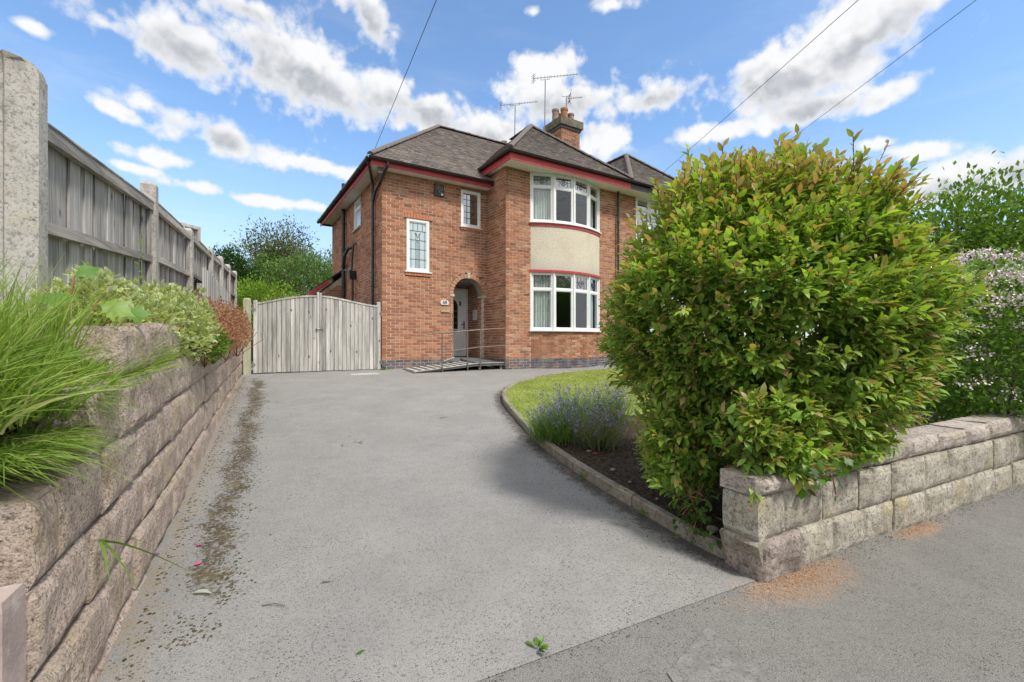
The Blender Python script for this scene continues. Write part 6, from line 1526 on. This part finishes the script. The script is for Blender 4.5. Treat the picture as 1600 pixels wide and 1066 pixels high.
# ---- lavenders by the kerb
def lavender(x, y, h, n, seed, label, lean=(-.1, -.15), grey=0.0, flow=.45):
    r = np.random.default_rng(seed); z = gxy(x, y)+.06; T = thing('lavender', label, 'lavender', (x, y, z), 0, 'lavender bushes beside the kerb')
    P = np.stack([r.normal(0, .10, n), r.normal(0, .10, n), np.zeros(n)], 1); D = unit(np.stack([r.normal(lean[0], .42, n), r.normal(lean[1], .42, n), np.ones(n)], 1)); L = h*r.uniform(.55, 1.1, n)
    cols = np.array([(.17, .31, .07), (.22, .36, .10), (.14, .26, .06)])*(1-grey)+np.array([(.27, .26, .21)]*3)*grey
    blades('stems', None, P, D, L, np.full(n, .0028), cols[r.integers(0, 3, n)], MAT['blade'], None, .12, seed, T, 3)
    k = r.random(n) < flow; tip = (P+D*L[:, None]+np.array([0, 0, -.06])*L[:, None])[k]; q = 7
    tp = np.repeat(tip, q, 0)+np.repeat(D[k], q, 0)*np.tile(np.linspace(-.03, .04, q), len(tip))[:, None]; V, F, C = leaves(tp, np.repeat(D[k], q, 0)+r.normal(0, .8, (len(tp), 3)), np.full(len(tp), .018), np.array([(.22, .20, .32), (.25, .23, .36), (.29, .27, .37)])[r.integers(0, 3, len(tp))], LEAF_O, LEAF_OF, 1.2, r=r)
    stuff(mk('flower_spikes', V, F, MAT['petal'], T, C))
lavender(.50, 5.15, .40, 1500, 61, 'greenest lavender bush, nearest the curve of the kerb', (-.15, -.2), 0, .14)
lavender(.72, 5.75, .50, 1300, 62, 'tall lavender with many purple spikes against the lawn', (-.05, -.1), .2, .15)
lavender(.92, 5.0, .42, 1100, 63, 'greyish woody lavender bush beside the big shrub', (.1, -.25), .7, .15)
lavender(1.25, 6.0, .52, 1200, 64, 'lavender farthest back, half hidden by the big shrub', (-.05, -.1), .25, .16)

# ---- lawn blades
def in_lawn(x, y):
    pts = lawn; c = False; j = len(pts)-1
    for i in range(len(pts)):
        if (pts[i][1] > y) != (pts[j][1] > y) and x < (pts[j][0]-pts[i][0])*(y-pts[i][1])/(pts[j][1]-pts[i][1])+pts[i][0]: c = not c
        j = i
    return c
r = np.random.default_rng(71); XY = [(x, y) for x, y in zip(r.uniform(-.3, 4.5, 26000), r.uniform(6.2, 13, 26000)) if in_lawn(x, y)]
P = np.array([(x, y, gxy(x, y)+.07) for x, y in XY]); n = len(P)
blades('lawn_grass', 'short mown lawn grass inside the curved kerb', P, np.stack([r.normal(0, .5, n), r.normal(0, .5, n), np.ones(n)], 1), r.uniform(.025, .05, n), np.full(n, .0042), np.array([(.21, .30, .05), (.27, .35, .075), (.34, .38, .11), (.38, .36, .16)])[r.choice(4, n, p=[.35, .35, .2, .1])], MAT['blade'], 'grass', .3, 72, None, 1)

# ---- moss and grit: loose crumbs in uneven drifts
def crumbs(name, label, XY, smin, smax, mat, dz, hk, seed):
    r = np.random.default_rng(seed); Vs = []; Fs = []
    for x, y in XY:
        q = r.uniform(smin, smax); z = gxy(x, y)+dz; o = len(Vs); a = r.uniform(0, 6.28)
        for k in range(5): t = a+k*1.257; e = q*r.uniform(.6, 1.25); Vs.append((x+e*math.cos(t), y+e*math.sin(t), z-.002))
        Vs.append((x+q*r.uniform(-.3, .3), y+q*r.uniform(-.3, .3), z+q*r.uniform(.4, 1.0)*hk)); Fs += [(o+k, o+(k+1) % 5, o+5) for k in range(5)]
    o = stuff(mk(name, Vs, Fs, mat)); return tag(o, label, 'debris')
r = np.random.default_rng(55); XY = []
while len(XY) < 3200:
    s = r.uniform(.7, 9.2); w = -2.62-.017*s+r.normal(0, .09)+.10*mnoise.noise(Vector((s*1.3, 0, 3)))
    if mnoise.noise(Vector((w*5, s*4, 1))) > r.uniform(-.25, .35): XY.append(tuple(wsxy(w, s)))
for _ in range(900):
    s = r.uniform(.4, 9.5); XY.append(tuple(wsxy(-2.90-.0177*s+abs(r.normal(0, .05)), s)))
crumbs('moss_debris', 'brown moss and leaf mould drifted along the foot of the retaining wall', XY, .004, .015, MAT['moss'], 0, .5, 56)
XY = []
for _ in range(1500):
    a_ = r.uniform(0, 6.2); p = kpt(a_); q = kpt(a_+.02)-kpt(a_-.02); q = q/np.linalg.norm(q); d = abs(r.normal(0, .16))+.004; XY.append((p[0]-q[1]*d, p[1]+q[0]*d))
crumbs('kerb_grit', 'dark grit washed against the outside of the edging kerb', XY, .003, .010, MAT['grit'], 0, .5, 57)
XY = [tuple(wsxy(.30+r.normal(0, .26), -.03-abs(r.normal(0, .10)))) for _ in range(1500)]+[tuple(wsxy(1.75+r.normal(0, .16), -.03-abs(r.normal(0, .05)))) for _ in range(400)]
crumbs('spilt_sand', 'orange building sand spilt on the pavement at the foot of the garden wall', XY, .0015, .0045, MAT['sand'], .001, .6, 58)
XY = [tuple(wsxy(r.uniform(-2.9, .2), r.normal(0, .035))) for _ in range(420)]+[tuple(wsxy(r.uniform(.1, 6), -.02-abs(r.normal(0, .05)))) for _ in range(700)]
crumbs('joint_grit', 'dark grit lying along the joint of drive and pavement and below the garden wall', XY, .0015, .005, MAT['moss'], 0, .5, 59)
# ---- small things lying about
def litter(name, label, cat, x, y, L, wid, col, ang, T_=LEAF_T, TF_=LEAF_F, mat='leaf', curl=1.0, group=None, dz=.006):
    d = np.array([[math.cos(ang), math.sin(ang), .02]]); TT = T_.copy(); TT[:, 2] *= curl
    V, F, C = leaves(np.zeros((1, 3)), d, np.array([L]), np.array([col]), TT, TF_, wid, r=np.random.default_rng(int(x*1000) % 97), roll=.1)
    o = mk(name, V, F, MAT[mat], None, C, loc=(x, y, gxy(x, y)+dz)); tag(o, label, cat, group); return o
litter('fallen_leaf', 'large pale silvery leaf lying on the moss streak of the drive', 'leaf', -1.62, 2.62-.32, .10, .8, (.55, .58, .52), .1)
litter('fallen_leaf', 'small silvery leaf at the foot of the retaining wall', 'leaf', -2.42, 3.22, .06, .8, (.55, .57, .5), .4)
litter('fallen_leaf', 'fresh green leaf lying on the drive near the pavement', 'leaf', -.66, 1.92, .045, .8, (.12, .28, .04), .8)
litter('fallen_leaf', 'curled brown leaf on the middle of the drive', 'leaf', -1.02, 2.42, .06, .6, (.35, .28, .2), .3)
litter('petal', 'pink petal lying highest of the three on the moss streak', 'petal', -1.92, 2.76, .035, 1.8, (.55, .12, .25), .5, LEAF_O, LEAF_OF, 'petal')
litter('petal', 'pink petal lying in the middle of the moss streak', 'petal', -1.78, 2.55, .045, 1.5, (.55, .12, .25), 1.2, LEAF_O, LEAF_OF, 'petal')
litter('petal', 'purple petal lying against the foot of the retaining wall', 'petal', -2.07, 2.64, .035, 1.6, (.32, .10, .34), 2.0, LEAF_O, LEAF_OF, 'petal')
litter('petal', 'red petal lying on the soil bed under the lavender', 'petal', .82, 4.62, .06, 1.4, (.5, .06, .12), .4, LEAF_O, LEAF_OF, 'petal', dz=.075)
litter('petal', 'red petal lying on the drive just outside the kerb', 'petal', .50, 4.20, .045, 1.4, (.5, .08, .12), 1.4, LEAF_O, LEAF_OF, 'petal')
m = MB(); m.tube([(0, 0, .004), (.06, .01, .008), (.11, .0, .004)], .0022, 5); o = m.build('twig', MAT['bark'], None, loc=(-1.22, 2.22, gxy(-1.22, 2.22)+.002)); tag(o, 'thin dry twig on the drive', 'twig')
def weed(x, y, label, n=14, h=.06, sp=.05, dz=0, seed=0):
    r = np.random.default_rng(seed); z = gxy(x, y)+dz; T = thing('weed', label, 'weed', (x, y, z))
    D = unit(np.stack([r.normal(0, .7, n), r.normal(0, .7, n), np.abs(r.normal(.5, .3, n))], 1)); 
    for i in range(n):
        V, F, C = leaves(np.array([[0, 0, .002]])+D[i:i+1]*np.array([sp, sp, .02])*r.random(), D[i:i+1], np.array([h*r.uniform(.6, 1.3)]), np.array([(.15, .28, .05)])*r.uniform(.8, 1.2), LEAF_T, LEAF_F, .8, r=r, roll=.2); mk('leaf', V, F, MAT['leaf'], T, C)
weed(.115, 1.98, 'small green weed in the joint between drive and pavement', 18, .05, .03, 0, 81)
weed(.66, 4.10, 'green weed rooted at the kerb below the lavender', 14, .06, .04, .01, 82)
weed(.98, 3.36, 'small weed growing at the foot of the kerb near the wall corner', 10, .045, .04, .01, 83)
weed(*hxy(.08, -.07), 'tuft of weed at the brick corner beside the gate', 16, .09, .08, .0, 84)
# stones on the soil
r = np.random.default_rng(91)
for k, (x, y, q) in enumerate(((1.22, 3.12, .035), (1.33, 3.02, .045), (.92, 4.15, .028), (.80, 4.7, .03), (1.12, 3.5, .02), (1.0, 3.85, .018))):
    V = [];
    for i in range(5):
        for j in range(8):
            ph = math.pi*(i/4); th = 2*math.pi*j/8; s = q*(1+.25*mnoise.noise(Vector((math.cos(th)*2+k, math.sin(th)*2, ph))))
            V.append((s*math.sin(ph)*math.cos(th), s*.8*math.sin(ph)*math.sin(th), s*.55*math.cos(ph)))
    F = [(i*8+j, i*8+(j+1) % 8, (i+1)*8+(j+1) % 8, (i+1)*8+j) for i in range(4) for j in range(8)]
    lab = ['pale pebble on the soil a little above the kerb end', 'largest pale pebble on the soil near the wall corner', 'white pebble on the soil below the lavender', 'grey pebble beside the lavender roots', 'little pebble in the middle of the soil bed', 'tiny pebble close to the kerb stones'][k]
    tag(mk('pebble', V, [f[::-1] for f in F], MAT['kerb'], None, None, True, (x, y, gxy(x, y)+.075)), lab, 'pebble', 'pebbles on the soil bed')
# crumbs of earth so that the bed is not flat
n = 2600; X = r.uniform(.3, 3.2, n); Y = r.uniform(2.9, 6.2, n); ok = [i for i in range(n) if kdist((X[i], Y[i])) > .09 and X[i] > np.interp(Y[i], KA[:, 1][:70], KA[:, 0][:70])+.05 and ws(X[i], Y[i])[1] > .25]
Vs = []; Fs = []
for i in ok:
    q = r.uniform(.006, .022); z = gxy(X[i], Y[i])+.062; o = len(Vs); a = r.uniform(0, 6.28)
    for k in range(4): Vs.append((X[i]+q*math.cos(a+k*1.57), Y[i]+q*math.sin(a+k*1.57)*r.uniform(.6, 1.1), z-.003))
    Vs.append((X[i]+q*.2, Y[i], z+q*r.uniform(.5, 1.0))); Fs += [(o+k, o+(k+1) % 4, o+4) for k in range(4)]
o = stuff(mk('soil_crumbs', Vs, Fs, MAT['soil'])); tag(o, 'crumbly clods of dark earth in the flower bed', 'soil')

# ================================================================== ACROSS THE STREET (seen only as reflections in the windows)
def opposite(w, s, rot, label, wallmat, seed):
    p = wsxy(w, s); T = thing('opposite_house', label, 'house', (p[0], p[1], -.1), BA+rot, 'houses across the street')
    m = MB(); m.box(-4, 4, -6, 0, 0, 5.2); m.build('wall', MAT[wallmat], T)
    m = MB(); m.add([(-4.4, -6.4, 5.2), (4.4, -6.4, 5.2), (4.4, .4, 5.2), (-4.4, .4, 5.2), (-2, -3.1, 8.2), (2, -3.1, 8.2), (2, -2.9, 8.2), (-2, -2.9, 8.2)], BOXF); m.build('roof', MAT['opproof'], T)
    for (a, b, z0, z1) in ((-3.2, -1.0, 1.0, 2.4), (.8, 3.2, 1.0, 2.4), (-3.2, -1.0, 3.6, 4.8), (.8, 3.2, 3.6, 4.8)):
        m = MB(); m.box(a, b, .0, .05, z0, z1); f = m.build('window', MAT['upvc'], T)
        k = 3
        for i in range(k):
            g = MB(); g.box(a+.07+(b-a-.07)*i/k, a+(b-a-.07)*(i+1)/k, .051, .06, z0+.08, z1-.08); g.build('pane', MAT['ink'], f)
    m = MB(); m.box(-.5, .5, .0, .05, 0, 2.1); m.build('door', MAT['red'], T)
opposite(15, -13, math.pi*0, 'white rendered house across the street to the right', 'oppwall', 1)
opposite(26, -13, 0, 'house farther down across the street', 'mortar', 2)
opposite(4, -13, 0, 'house directly across the street', 'oppwall', 3)
for i, (w, s) in enumerate(((9, -11.2), (31, -11))):
    p = wsxy(w, s); tree('front_garden_bush', ['bush before the white house across the street', 'bush farthest along the far side of the street'][i], (p[0], p[1], -.1), 2.0, (1.2, 1.0, .9), 2500, .14, GL, 95+i, .06, .55, .5, .2, cat='bush')
